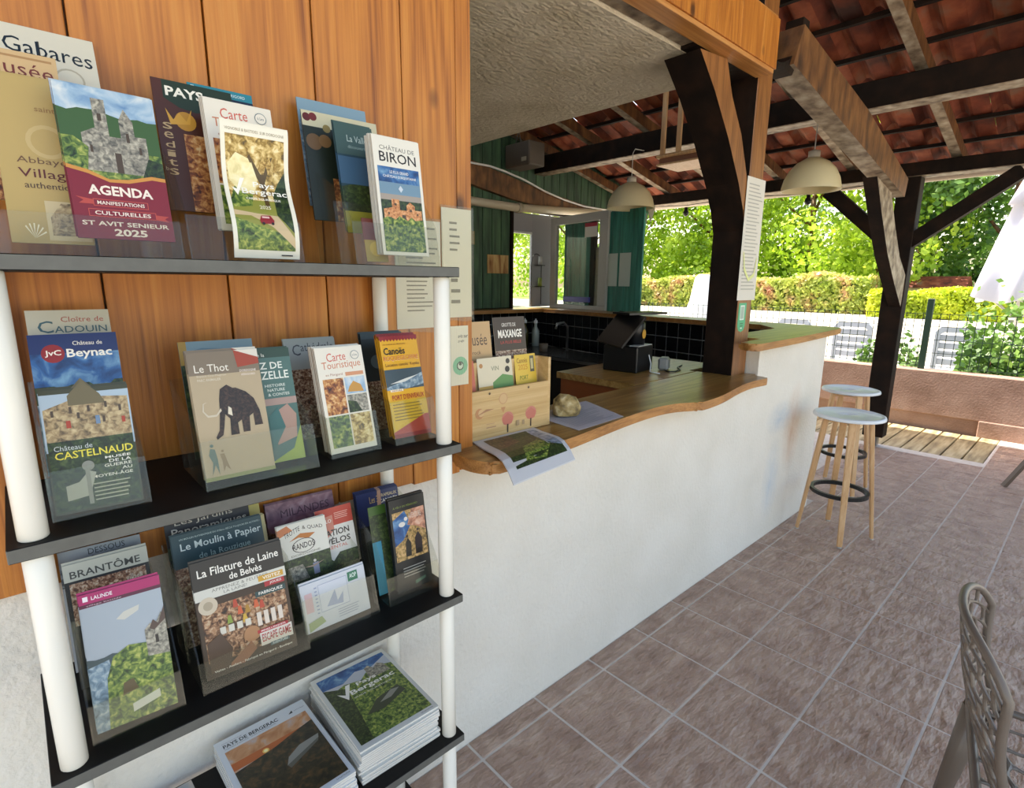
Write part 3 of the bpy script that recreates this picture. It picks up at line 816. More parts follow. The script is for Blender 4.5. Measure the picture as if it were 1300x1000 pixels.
COV['darkblue'] = [('r', 0, 0, 1, 1, '#24404c'), ('r', 0, .72, 1, 1, '#3c5450'), ('t', 'La Vallée', .3, .84, .9, .90, '#b8c4bc', 0.0), ('t', 'découverte', .3, .78, .8, .81, '#94a8a0', 0.0), ('p', [(0, .2), (1, .2), (1, .45), (.6, .48), (0, .42)], FOLD), ('r', 0, .7, 1, .45, '#3c5c78'), ('r', 0, 0, 1, .2, '#a8a034')]
COV['biron'] = [('r', 0, 0, 1, 1, '#e2dcce'), ('t', 'CHÂTEAU DE', .14, .89, .88, .935, '#5c5850', 0.0, -.005), ('t', 'BIRON', .12, .79, .9, .875, '#241c18', .008, -.005), ('r', .06, .03, .94, .75, SKYD), ('r', .06, .03, .94, .62, '#6f8ca0'), ('r', .06, .03, .94, .52, '#a09488'), ('r', .06, .03, .94, .47, FOLD)] + castle(.1, .30, .92, .48, nm('castle_warm', ['#8c4c2c', '#c88850', '#e0b080'], 80)) + \
    [('r', .06, .03, .94, .30, FOL), hills(.2, .32, FOL, 9, .02, .06, .94), ('t', 'LE PLUS GRAND', .3, .695, .7, .72, '#e4e4e4'), ('t', 'CHÂTEAU D\'AQUITAINE', .15, .655, .86, .685, '#e4e4e4'), ('p', [(.5, .6), (.55, .57), (.5, .54), (.45, .57)], '#c8d0d8')]
COV['cadouin'] = [('r', 0, 0, 1, 1, '#b8b4a4'), ('t', 'Cloître de', .4, .91, .92, .95, '#a04c40', 0.0), ('t', 'ADOUIN', .31, .83, .95, .88, '#3c5c68', .005), ('t', 'C', .12, .83, .3, .92, '#3c5c68', .005), ('r', 0, 0, 1, .7, STONE)]
COV['beynac'] = [('r', 0, 0, 1, 1, SKYD), ('r', 0, .86, 1, 1, '#1c2c60'), ('c', .25, .86, .13, '#8c1c20'), ('t', 'JvC', .16, .835, .34, .885, '#efe4d8', .02), ('t', 'Château de', .48, .915, .82, .945, '#efe8dc', 0.0), ('t', 'Beynac', .4, .81, .92, .89, '#efe8dc', .02), hills(.3, .62, FOLD, 2, .03), ('r', 0, 0, 1, .5, WATER)]
COV['castel'] = [('r', 0, 0, 1, 1, '#3c3c24'), ('r', 0, .50, 1, .96, '#a8b8c4'), ('p', [(.02, .56), (.98, .56), (.98, .9), (.6, .92), (.6, .96), (.56, .98), (.56, .92), (.3, .9), (.02, .84)], STONE), ('p', [(.3, .94), (.48, 1.06), (.66, .94), (.72, .86), (.3, .86)], '#6c6040')] + \
    [('r', u, v, u+.03, v+.05, '#4c3c2c') for u, v in ((.1, .78), (.3, .8), (.38, .75), (.5, .8), (.7, .82), (.86, .78), (.66, .7))] + [('r', .25, .68, .30, .74, '#a83c24'), ('r', .58, .69, .63, .76, '#6c84a0'), ('r', .88, .68, .92, .73, '#a83c24'), ('r', .02, .5, .98, .58, FOLD), ('r', .02, .02, .98, .5, FOLD),
    ('t', 'Château de', .08, .505, .5, .545, '#c4c8c4', 0.0), ('t', 'CASTELNAUD', .08, .435, .96, .495, '#e0d040', .012), ('t', 'MUSÉE', .62, .395, .92, .42, '#e8e4d8'), ('t', 'DE LA', .66, .36, .92, .385, '#e8e4d8'), ('t', 'GUERRE', .6, .325, .92, .35, '#e8e4d8'), ('t', 'AU', .8, .29, .92, .315, '#e8e4d8'), ('t', 'MOYEN-ÂGE', .45, .25, .92, .28, '#e8e4d8'),
    ('p', [(.15, .1), (.4, .12), (.5, .3), (.42, .32), (.3, .24), (.15, .22)], '#a8a898'), ('r', .38, .05, .43, .33, '#8c8c80'), ('c', .42, .36, .07, '#8c8c80')] + lines(.45, .9, .06, .22, 5, '#a8a890')
COV['thot'] = [('r', 0, 0, 1, 1, '#b09c7c'), ('r', 0, .82, 1, 1, '#7c6c58'), ('t', 'Le Thot', .08, .84, .55, .90, '#e8e0d0', 0.0), ('t', 'Espace Cro-Magnon', .1, .80, .5, .82, '#d0c4ac', 0.0), ('t', 'PARC ANIMALIER', .1, .77, .42, .79, '#d0c4ac'), ('p', [(.65, 1), (1, 1), (1, .88), (.68, .86)], '#9c3c20'), ('p', [(.65, 1), (1, 1), (1, .93)], '#d8d0c0'), ('t', 'DORDOGNE', .7, .82, .94, .84, '#e8d8c8'), ('t', 'PÉRIGORD', .72, .79, .92, .81, '#e8d8c8'),
    ('p', [(.35, .62), (.38, .70), (.48, .73), (.56, .70), (.60, .70), (.74, .66), (.84, .60), (.90, .50), (.92, .38), (.80, .38), (.80, .48), (.74, .46), (.72, .34), (.62, .34), (.62, .44), (.56, .42), (.56, .33), (.44, .33), (.46, .46), (.40, .50), (.36, .40), (.33, .34), (.24, .31), (.23, .33), (.29, .38), (.32, .48), (.34, .56)], nm('mammoth', ['#140c0a', '#2c1c16', '#4c3428'], 90)),
    ('p', [(.36, .53), (.28, .49), (.16, .49), (.10, .54), (.12, .60), (.18, .61), (.13, .595), (.12, .54), (.17, .505), (.28, .505), (.35, .55)], '#c8bca4'), ('p', [(.44, .5), (.50, .48), (.50, .54), (.46, .56)], '#d8ccb4'),
    ('p', [(.10, .04), (.13, .14), (.09, .2), (.12, .25), (.18, .24), (.2, .16), (.2, .04), (.16, .12)], '#5c6c60'), ('c', .145, .27, .025, '#5c6c60'), ('p', [(.26, .06), (.26, .14), (.24, .2), (.3, .2), (.33, .12), (.36, .06), (.3, .1)], '#8c7450'), ('c', .28, .22, .02, '#8c7450'), ('r', 0, .0, 1, .03, '#8c8c50')]
COV['zelle'] = [('r', 0, 0, 1, 1, '#4c6c64'), ('r', 0, .92, 1, 1, '#2c4434'), ('t', 'Parc de la', .1, .93, .5, .96, '#e8e8dc', 0.0), ('t', 'Z DE', .38, .82, .82, .88, '#e8e8dc', .015), ('t', 'ZELLE', .38, .73, .92, .80, '#e8e8dc', .015), ('t', 'HISTOIRE', .42, .66, .82, .685, '#d8dcd0'), ('t', 'NATURE', .46, .62, .8, .645, '#d8dcd0'), ('t', '& CONTES', .46, .58, .88, .605, '#d8dcd0'),
    ('r', 0, .5, 1, .56, '#a88c80'), ('p', [(.5, .15), (.9, .2), (.95, .4), (.8, .5), (.6, .45), (.5, .3)], '#b08c7c'), ('p', [(.3, 0), (1, 0), (1, .3), (.8, .1)], '#9cac3c'), ('p', [(.4, .1), (.7, .3), (.6, .48), (.4, .4)], '#3c6c68')]
COV['blue2'] = [('r', 0, 0, 1, 1, '#5c7888'), ('p', [(0, 1), (0, .9), (.3, .94), (1, .9), (1, 1)], '#7c94a0'), ('r', 0, 0, .1, 1, '#a88430'), ('r', 0, 0, 1, .8, FOLD), ('p', [(.1, 0), (.1, .45), (.3, .5), (.5, 0)], '#6c1c1c')]
COV['greyca'] = [('r', 0, 0, 1, 1, '#9ca09c'), ('t', 'athédrale', .31, .88, .95, .96, '#3c3c44', 0.0), ('t', 'C', .15, .84, .3, .95, '#3c3c44', 0.0), ('r', 0, 0, 1, .7, MULTI)]
COV['canoes'] = [('r', 0, 0, 1, 1, '#e0a81c')] + [('p', [(i/12, .965), ((i+.5)/12, .945), ((i+1)/12, .965), ((i+1)/12, 1), (i/12, 1)], '#8c1c20') for i in range(12)] + \
    [('t', 'AU COEUR DU PÉRIGORD', .06, .91, .66, .925, '#8c5c10'), ('t', 'Canoës', .06, .815, .62, .885, '#141410', .02), ('t', 'ROQUEGEOFFRE', .04, .745, .96, .80, '#efd890', .01), ('t', 'ROQUEGEOFFRE', .04, .75, .96, .80, '#c83c1c', -.01), ('t', 'Location canoës  Kayaks', .06, .69, .96, .73, '#5c2c10', .0), ('r', 0, .47, 1, .67, '#3c4c54'), ('p', [(0, .5), (.4, .54), (1, .62), (1, .5), (.5, .47), (0, .47)], WATER), ('p', [(.1, .53), (.5, .57), (.9, .6), (.5, .54)], '#d8d8d0'),
    ('r', .08, .452, .42, .475, '#efe4c8'), ('t', 'NATURE', .12, .456, .38, .47, '#8c1c20'), ('t', 'PORT D\'ENVEAUX', .1, .37, .96, .42, '#a8301c', .015), ('r', 0, 0, 1, .36, '#dcb420')] + lines(.08, .9, .16, .34, 6, '#8c7020', .5, 4) + [('p', [(0, 0), (1, 0), (1, .2), (.9, .2), (0, .06)], '#b03c2c'), ('r', 0, 0, 1, .04, '#8c1c20')]
COV['darkc'] = [('r', 0, 0, 1, 1, '#1c2424'), ('r', 0, .94, 1, 1, '#2c3c40'), ('c', .3, .7, .15, '#4c5c60'), ('r', 0, 0, 1, .5, MULTI)]
COV['dessous'] = [('r', 0, 0, 1, 1, '#8c9094'), ('t', 'DESSOUS', .35, .93, .8, .98, '#2c2c30', 0.0), ('p', [(0, .7), (0, .86), (.15, .9), (.25, .86), (.4, .92), (.5, .86), (.7, .9), (1, .84), (1, .7)], nm('grey_hills', ['#1c2028', '#4c545c', '#9ca0a4'], 60))]
COV['brantome'] = [('r', 0, 0, 1, 1, '#16181c'), ('r', 0, .86, 1, 1, '#b4b4a8'), ('t', 'BRANTÔME', .07, .88, .9, .955, '#3c3c38', .012), ('r', .05, .5, .95, .84, MULTI), ('t', 'village', .7, .72, .9, .8, '#b8b4a8', 0.0)]
COV['lalinde'] = [('r', 0, 0, 1, 1, SKYP), ('r', 0, .5, 1, .93, '#a4acb4'), ('p', [(.4, .76), (.5, .80), (.7, .82), (.68, .78), (.5, .74)], '#c8c4b8'), ('r', 0, .925, 1, 1, '#a81c60'), ('r', 0, .9, 1, .926, '#541434'), ('r', .05, .945, .11, .98, '#efe4e8'), ('t', 'LALINDE', .15, .948, .4, .975, '#efe4e8'), ('t', 'village bastide', .08, .905, .5, .918, '#c8a8b4', 0.0), hills(.3, .52, '#3c4c50', 3, .01),
    ('p', [(0, 0), (0, .47), (.25, .49), (.3, .3), (.2, 0)], WATER), ('p', [(.15, 0), (1, 0), (1, .5), (.8, .52), (.5, .55), (.3, .5), (.2, .36)], FOL), ('p', [(.72, .42), (.72, .62), (.8, .66), (.84, .62), (.95, .72), (1, .7), (1, .4)], STONG), ('p', [(.78, .62), (.84, .68), (.9, .64), (1, .76), (1, .66), (.84, .6)], '#544038'), ('r', .84, .5, .88, .56, '#2c2420'), ('p', [(.35, .2), (.55, .22), (.5, .3), (.38, .29)], '#5c4c30'), ('p', [(.45, .06), (.8, .10), (.8, .16), (.45, .12)], '#c8c8b8')]
COV['jardins'] = [('r', 0, 0, 1, 1, '#1c1418'), ('t', 'Les Jardins', .1, .92, .7, .99, '#c8bcac', 0.0), ('t', 'Panoramiques', .06, .82, .84, .91, '#d8d0c4', .01), ('r', .88, .8, 1, 1, '#a89c4c'), ('r', 0, 0, 1, .75, FOLD)]
COV['moulin'] = [('r', 0, 0, 1, 1, '#1c3c44'), ('t', 'UN MOULIN AUTHENTIQUE DU XVIème SIÈCLE TOUJOURS EN ACTIVITÉ !', .08, .94, .94, .965, '#b8c8c4', .005), ('t', 'Le Moulin à Papier', .08, .83, .94, .915, '#d8e0dc', .01), ('t', 'de la Rouzique', .25, .73, .8, .80, '#94acac', 0.0), ('r', 0, 0, 1, .7, MULTI), ('r', .96, .7, 1, 1, '#a89c6c')]
COV['filature'] = [('r', 0, 0, 1, 1, '#2c241c'), ('t', 'La Filature de Laine', .06, .86, .95, .93, '#efe8dc', .01), ('t', 'de Belvès', .38, .78, .74, .84, '#efe8dc', .01), ('r', 0, .665, 1, .755, '#d0ccc0'), ('t', 'APPRENEZ & FEUTRER', .18, .715, .8, .742, '#5c5850', -.008), ('t', 'LA LAINE!', .3, .68, .55, .705, '#5c5850', -.008), ('r', 0, 0, 1, .66, '#3c2818'), ('r', .04, .12, .96, .6, nm('wool', ['#24140c', '#5c3820', '#a87c58', '#c8b090'], 60)),
    ('c', .12, .61, .10, '#c8b8a0'), ('c', .12, .61, .05, '#a89880'), ('r', .68, .68, .97, .73, '#c8982c'), ('t', 'VISITEZ', .73, .69, .94, .72, '#efe8dc'), ('r', .74, .62, .97, .665, '#a82c30'), ('t', 'JOUEZ', .8, .63, .94, .655, '#efe8dc'), ('r', .62, .55, .97, .6, '#2c4444'), ('t', 'FABRIQUEZ', .66, .56, .94, .59, '#efe8dc')] + \
    [('p', [(u, .5+v), (u+.03, .5+v), (u+.045, .43+v), (u-.015, .43+v)], c) for u, v, c in ((.38, .1, '#b4442c'), (.42, .03, '#c85c34'), (.5, .02, '#a87c2c'), (.6, .04, '#c85c34'), (.3, -.02, '#84943c'), (.46, -.05, '#c8a03c'), (.66, .02, '#b4442c'))] + \
    [('r', .2+.09*i, .34-.0*i, .26+.09*i, .4, '#d0c8b8') for i in range(4)] + [('r', .6+.08*i, .3, .65+.08*i, .42, '#d8c8b8') for i in range(4)] + \
    [('c', .52, .26, .09, '#a87850'), ('p', [(.2, .05), (.5, .2), (.55, .12), (.4, .04)], '#8c5c40'), ('p', [(.05, .05), (.05, .3), (.2, .36), (.3, .2), (.25, .05)], '#4c3424'), ('r', .6, .12, .97, .24, '#d8ccc0'), ('r', .58, .235, .93, .265, '#a82c30'), ('t', 'MENEZ L\'ENQUETE', .62, .24, .9, .258, '#efe0dc'), ('t', 'ESCAPE GAME', .62, .15, .95, .22, '#a82c30', .01), ('r', .7, .095, .92, .125, '#4c5c60'), ('t', 'AVENTURE', .72, .1, .9, .12, '#c8ccc8'), ('t', 'Visites - Ateliers - Fabriqué en Périgord - Boutique', .08, .04, .94, .065, '#d8d0c4', .005)]
COV['milandes'] = [('r', 0, 0, 1, 1, nm('mauve', ['#6c4458', '#8c6070', '#a88490'], 20)), ('t', 'MILANDES', .2, .84, .92, .92, '#4c2438', 0.0), ('r', 0, 0, 1, .7, MULTI)]
COV['trotte'] = [('r', 0, 0, 1, 1, '#dcd8cc'), ('p', [(.0, .88), (.3, .93), (.2, .99), (0, .96)], '#c87848'), ('t', 'TROTTE', .12, .86, .45, .91, '#3c302c', .0, .05), ('t', '& QUAD', .5, .91, .92, .955, '#3c302c', .0, -.04), ('p', [(.2, .82), (.45, .88), (.75, .85), (.6, .81), (.4, .84)], '#b8702c'), ('c', .48, .75, .24, '#3c302c', .6), ('c', .48, .75, .22, '#dcd8cc', .6), ('t', 'RANDOS', .26, .72, .7, .78, '#3c302c', .015), ('t', 'DORDOGNE', .2, .655, .8, .675, '#8c8478'), ('r', 0, 0, 1, .64, FOLD), ('p', [(.03, .4), (.1, .56), (.4, .56), (.5, .4)], STONG), ('c', .65, .56, .03, '#c8c0b8'), ('p', [(.6, .42), (.6, .54), (.72, .54), (.72, .42)], '#8c8ca0'), ('p', [(.42, .52), (.6, .5), (.85, .54), (.6, .52)], '#a88c78')]
COV['velos'] = [('r', 0, 0, 1, 1, '#dcd8d0'), ('r', 0, .80, 1, 1, '#b8402c'), ('p', [(.05, .72), (.05, .9), (.45, .92), (.45, .76), (.25, .68)], '#c8806c'), ('t', 'VÉLO', .1, .84, .4, .89, '#efe4dc')] + lines(.5, .9, .86, .94, 4, '#e8b8a8', .2) + [('t', 'ATION', .2, .69, .85, .76, '#3c342c', .02), ('t', 'VÉLOS', .15, .60, .85, .68, '#3c342c', .02), ('t', 'RENTAL', .2, .55, .75, .585, '#c8604c', .0), ('r', 0, 0, 1, .5, FOLD), ('p', [(.1, .5), (.5, .5), (.3, .42)], '#dcd8d0')]
COV['white'] = [('r', 0, 0, 1, 1, '#c4c6cc'), ('r', .72, .74, .88, .94, '#2c6c50'), ('t', 'AOP', .75, .8, .86, .9, '#dce8e0'), ('r', .26, .32, .7, .9, '#8c94ac'), ('r', .265, .33, .695, .89, '#c8cad2'), ('p', [(.35, .4), (.5, .7), (.52, .45), (.62, .6), (.6, .36)], '#9ca4bc'), ('r', .05, .4, .16, .8, '#c8a8ac')] + lines(.2, .24, .3, .9, 8, '#8c94ac') + [('p', [(.05, .02), (.3, .12), (.25, .26), (.05, .2)], '#8c9c6c')] + lines(.5, .85, .08, .28, 4, '#9ca0ac')
COV['3canoes'] = [('r', 0, 0, 1, 1, '#1c2858'), ('t', 'Les 3', .3, .86, .5, .94, '#c8a860', 0.0), ('t', 'DRAPEAUX', .52, .91, .96, .95, '#c8b890'), ('t', 'CANOËS', .52, .84, .96, .895, '#d8d8d0', .01), ('p', [(.4, .4), (.5, 1), (.58, 1), (.52, .4)], '#b08870'), ('r', 0, 0, 1, .6, '#16181c')]
COV['black'] = [('r', 0, 0, 1, 1, '#16181a'), ('t', 'À VÉLO EN PÉRIGORD', .1, .90, .8, .925, '#6c7c30'), ('r', .06, .33, .96, .86, nm('hillside', ['#3c3424', '#a88850', '#d8b07c'], 60)), ('p', [(.06, .5), (.06, .78), (.4, .86), (.55, .7), (.3, .55)], SKYD), ('p', [(.45, .7), (.6, .86), (.96, .86), (.96, .6), (.7, .66)], nm('pink_cloud', ['#7c5448', '#c88c70', '#e0b8a0'], 30)), ('t', 'AVENTURE', .5, .76, .86, .82, '#d8c8b8', 0.0), ('c', .3, .72, .09, '#d8d4cc', .7), ('c', .42, .77, .05, '#d8d4cc'),
    ('p', [(.32, .36), (.35, .52), (.42, .56), (.5, .5), (.48, .36)], '#24201c'), ('p', [(.6, .36), (.62, .54), (.72, .6), (.82, .52), (.8, .36)], '#2c2428'), ('c', .4, .58, .035, '#3c2c24'), ('c', .72, .62, .035, '#4c3c3c'), ('c', .4, .39, .07, '#141210', .8), ('c', .7, .39, .08, '#141210', .8)] + lines(.2, .9, .14, .26, 4, '#9c9c98', .3) + [('p', [(.5, .04), (.8, .07), (.8, .1), (.5, .08)], '#4c6c5c')]

# name: (shelf, x, y, yaw, lean, w, h, ztop, copies behind, spacing, label, base colour)
S = {1: 1.631, 2: 1.240, 3: 0.861}
ITEMS = [
 ('gabares', 1, .065, -.13, -2, 11, .20, .230, 2.010, 0, 'cream river-boat brochure with curved lettering, tallest at the top shelf left end', '#d9d2bf'),
 ('musee', 1, .045, -.165, -2, 11, .12, .230, 1.942, 1, 'tan museum leaflet with dark red script, in front of the river-boat brochure', '#c9a878'),
 ('villages', 1, .064, -.23, -3, 11, .095, .242, 1.888, 2, 'mustard yellow abbey leaflet, left end of the top shelf', '#a88c54'),
 ('agenda', 1, .152, -.27, 3, 11, .125, .225, 1.880, 1, 'cultural events booklet with abbey photo above a dark red half, top shelf', '#6c2430'),
 ('bastides', 1, .30, -.17, 0, 11, .130, .230, 1.947, 1, 'brown brochure with white PAYS title on green, behind the curled road map', '#4c2414'),
 ('beaumont', 1, .352, -.155, 0, 11, .113, .225, 1.956, 0, 'dark blue village brochure with a teal top band, top shelf', '#16243c'),
 ('carte', 1, .353, -.235, 0, 11, .115, .230, 1.912, 4, 'white tourist map leaflet with red script, top shelf behind the curled leaflet', '#c8bca8'),
 ('bergerac', 1, .354, -.275, 0, 8, .112, .222, 1.858, 1, 'curled white-framed leaflet with red car on a country road, front of top shelf', '#eae4d2'),
 ('blueback', 1, .590, -.125, -2, 11, .158, .230, 1.986, 0, 'blue-grey topped brochure at the very back of the top shelf, right', '#7d98a8'),
 ('cherries', 1, .590, -.155, -2, 11, .172, .230, 1.953, 0, 'dark brochure with pale band and red cherries, top shelf right', '#1c2418'),
 ('darkblue', 1, .593, -.205, 0, 11, .088, .230, 1.926, 1, 'dark blue-green valley leaflet left of the white castle leaflet, top shelf', '#24404c'),
 ('biron', 1, .642, -.275, 0, 8, .112, .240, 1.892, 5, 'white leaflet with black serif title over a pink castle photo, top shelf right end', '#cfc8ba'),
 ('cadouin', 2, .073, -.16, -2, 14, .113, .230, 1.547, 0, 'pale grey cloister leaflet, tallest at the second shelf left end', '#b8b4a4'),
 ('beynac', 2, .071, -.20, -3, 14, .117, .230, 1.510, 0, 'blue castle leaflet with red round crest, second shelf left', '#1c2c50'),
 ('castel', 2, .069, -.27, -4, 14, .112, .195, 1.432, 1, 'castle leaflet with yellow title and cut-out tower top, front of second shelf left', '#3c3c24'),
 ('blue2', 2, .299, -.15, -1, 13, .135, .230, 1.481, 0, 'blue and green brochure with a yellow left edge behind the mammoth leaflet', '#5c7888'),
 ('zelle', 2, .358, -.245, -1, 14, .097, .225, 1.468, 1, 'teal park leaflet with white hand lettering, right behind the mammoth leaflet', '#4c6c64'),
 ('thot', 2, .276, -.28, -1, 14, .118, .230, 1.474, 3, 'beige leaflet with a dark mammoth and two small people, second shelf', '#8c7c64'),
 ('greyca', 2, .496, -.13, -1, 13, .118, .225, 1.470, 1, 'grey leaflet with thin dark lettering, second shelf behind the tourist map', '#9ca09c'),
 ('cartetour', 2, .505, -.265, 1, 14, .106, .222, 1.464, 5, 'white tourist map leaflet with orange script and photo grid, second shelf', '#b09880'),
 ('darkc', 2, .655, -.18, -1, 14, .110, .230, 1.479, 2, 'dark grey leaflet behind the yellow canoe leaflets, second shelf right end', '#1c2424'),
 ('canoes', 2, .648, -.268, -1, 14, .096, .232, 1.479, 4, 'yellow canoe hire leaflet with zigzag red top, second shelf right end', '#a8701c'),
 ('dessous', 3, .070, -.11, -2, 16, .129, .225, 1.096, 0, 'grey leaflet with misty hills at the back of the third shelf, left', '#8c9094'),
 ('brantome', 3, .073, -.155, -2, 16, .129, .225, 1.088, 1, 'black brochure with grey title band, third shelf left, middle of its holder', '#16181c'),
 ('lalinde', 3, .075, -.29, -4, 16, .114, .228, 1.086, 1, 'brochure with magenta top band and riverside photo, third shelf left', '#3c4c3c'),
 ('jardins', 3, .270, -.12, -2, 17, .186, .225, 1.107, 0, 'near-black garden brochure with yellow corner, back of the third shelf', '#1c1418'),
 ('moulin', 3, .267, -.17, -2, 17, .179, .225, 1.093, 1, 'dark teal paper mill brochure, middle of its holder on the third shelf', '#1c3c44'),
 ('filature', 3, .267, -.275, -3, 17, .165, .225, 1.075, 2, 'brown wool mill brochure with coloured tabs, front of the third shelf', '#2c241c'),
 ('milandes', 3, .456, -.11, -3, 15, .160, .223, 1.086, 2, 'mauve brochure at the back of the third shelf behind the bike leaflets', '#7c5468'),
 ('velos', 3, .505, -.185, -1, 15, .088, .213, 1.075, 0, 'red and white bike hire leaflet, third shelf', '#dcd8d0'),
 ('trotte', 3, .421, -.205, -1, 15, .108, .213, 1.072, 1, 'white scooter and quad leaflet with round logo, third shelf', '#dcd8cc'),
 ('white', 3, .450, -.262, 0, 15, .148, .103, .966, 2, 'pale sheet with a green square stamp, lying low in its holder on the third shelf', '#c4c6cc'),
 ('3canoes', 3, .637, -.14, -4, 12, .115, .212, 1.072, 3, 'dark blue canoe leaflet at the back of the third shelf, right end', '#1c2858'),
 ('black', 3, .645, -.265, -1, 9, .096, .225, 1.094, 3, 'black leaflet with two cyclists on a hillside, third shelf right end', '#16181a'),
]
ORD = ['', 'first', 'second', 'third', 'fourth', 'fifth', 'sixth', 'seventh', 'eighth', 'ninth', 'tenth', 'eleventh', 'twelfth']
for key, s, x, y, yaw, lean, w, h, zt, cp, label, base in ITEMS:
    lr = rad(lean)
    zb = zt - h*cos(lr)
    lo = S[s] + 0.0045
    if zb < lo:
        h = (zt-lo)/cos(lr); zb = lo
    # foot slides back with height of the pocket so the face stays in the same plane
    rise = (zb - lo)*math.tan(lr)
    px, py = x - math.sin(rad(yaw))*rise, y + rise
    kw = {}
    if key == 'bergerac':
        kw = dict(bands=14, curl=lambda t: 0.010*sin(t*7.5) + 0.006*t)
    elif key == 'gabares':
        kw = dict(bands=8, curl=lambda t: -0.03*t*t)
    o = sheet('leaflet', label, 'leaflet', px, py, zb, yaw, lean, w, h, COV[key], base=base, thick=0.0018 if w < .13 else 0.003, **kw)
    a = rad(yaw)
    for i in range(1, cp+1):
        d = 0.0055*i if key in ('biron', 'canoes', 'carte', 'cartetour') else 0.0045*i
        dy = (d/cos(lr))
        c = dup(o, (px - sin(a)*dy + R.uniform(-.0015, .0015), py + cos(a)*dy, zb + R.uniform(0, .004)),
                label=ORD[i] + ' copy behind the ' + label.split(',')[0].split(' at the ')[0].split(' behind ')[0], group='copies behind the ' + label.split(',')[0])
        c.rotation_euler = (0, 0, R.uniform(-.003, .003))
o = sheet('leaflet', 'small yellow leaflet standing low between the valley and castle leaflets, top shelf', 'leaflet', .585, -.25, 1.640, 0, 12, .05, .09, [('r', 0, 0, 1, 1, '#a88c2c'), ('r', 0, .5, 1, 1, '#6c3020'), ('c', .5, .3, .3, '#c8a838')], base='#8c3c20')
o = sheet('leaflet', 'narrow green and blue leaflet beside the black cyclist leaflet, third shelf', 'leaflet', .585, -.235, .868, -2, 12, .045, .212, [('r', 0, 0, 1, 1, FOLD), ('r', 0, 0, .5, .6, '#2c84a0'), ('r', 0, .9, 1, 1, '#3c5c20')], base='#24301c')

# ------------------------------------------------------------------ acrylic holders
def holder(label, s, x0, x1, yf, yb, lip, hb, lean, tiers=(), foot=True, side=0.13):
    z = S[s] + 0.0003
    t = 0.002
    r = empty('leaflet_holder', label, 'holder', ((x0+x1)/2, (yf+yb)/2, z))
    lr = math.tan(rad(lean))
    def P(bm, name): pob(name, bm, ACRYL, r)
    bm = bmesh.new(); box(bm, x0, x1, yf, yb, z, z+t); P(bm, 'base')
    def panel(y, z0, z1, name):
        bm = bmesh.new()
        prism(bm, [(y+lr*(z0-z), z0), (y+lr*(z1-z), z1), (y+lr*(z1-z)+t, z1), (y+lr*(z0-z)+t, z0)], 0, x0, x1)
        P(bm, name)
    panel(yf, z+t, z+lip, 'front_lip')
    panel(yb-t, z+t, z+hb, 'back_panel')
    for ty, tz in tiers: panel(ty, z+t, z+tz, 'pocket_divider')
    for xx in (x0, x1-t):
        bm = bmesh.new()
        prism(bm, [(yf, z+t), (yf+lr*lip, z+lip), (yf+lr*side+0.04, z+side), (yb+lr*hb, z+hb), (yb, z+t)], 0, xx-0.0005, xx+t+0.0005)
        P(bm, 'side_panel')
    return r
holder('wide clear holder with two columns of leaflets, left end of the top shelf', 1, -.012, .222, -.278, -.125, .06, .22, 11, side=.17)
holder('clear holder with the curled road leaflet, middle of the top shelf', 1, .235, .425, -.262, -.13, .075, .22, 11, side=.16)
holder('clear holder at the right end of the top shelf', 1, .520, .7185, -.285, -.115, .085, .21, 10, ((-.215, .13),), side=.15)
holder('narrow clear holder with three castle leaflets, second shelf left end', 2, .008, .134, -.285, -.15, .075, .19, 14, ((-.21, .13),), side=.13)
holder('clear holder with the mammoth leaflet, second shelf', 2, .212, .412, -.30, -.135, .085, .17, 14, ((-.19, .11),), side=.12)
holder('small clear holder with tourist maps, second shelf', 2, .449, .562, -.275, -.205, .085, .10, 14, side=.09)
holder('small clear holder with yellow canoe leaflets, second shelf right end', 2, .597, .712, -.278, -.14, .095, .16, 14, ((-.195, .12),), side=.11)
holder('clear holder with the magenta-topped brochure, third shelf left end', 3, .010, .142, -.305, -.10, .06, .20, 16, ((-.18, .14),), side=.16)
holder('clear holder with the wool mill brochure, third shelf', 3, .170, .3665, -.304, -.112, .055, .20, 17, ((-.19, .14),), side=.17)
holder('clear holder with the bike and quad leaflets, third shelf', 3, .371, .535, -.285, -.10, .085, .16, 15, ((-.225, .10),), side=.12)
holder('smoky clear holder with the black cyclist leaflet, third shelf right end', 3, .562, .704, -.285, -.13, .065, .20, 11, ((-.21, .13),), side=.15)

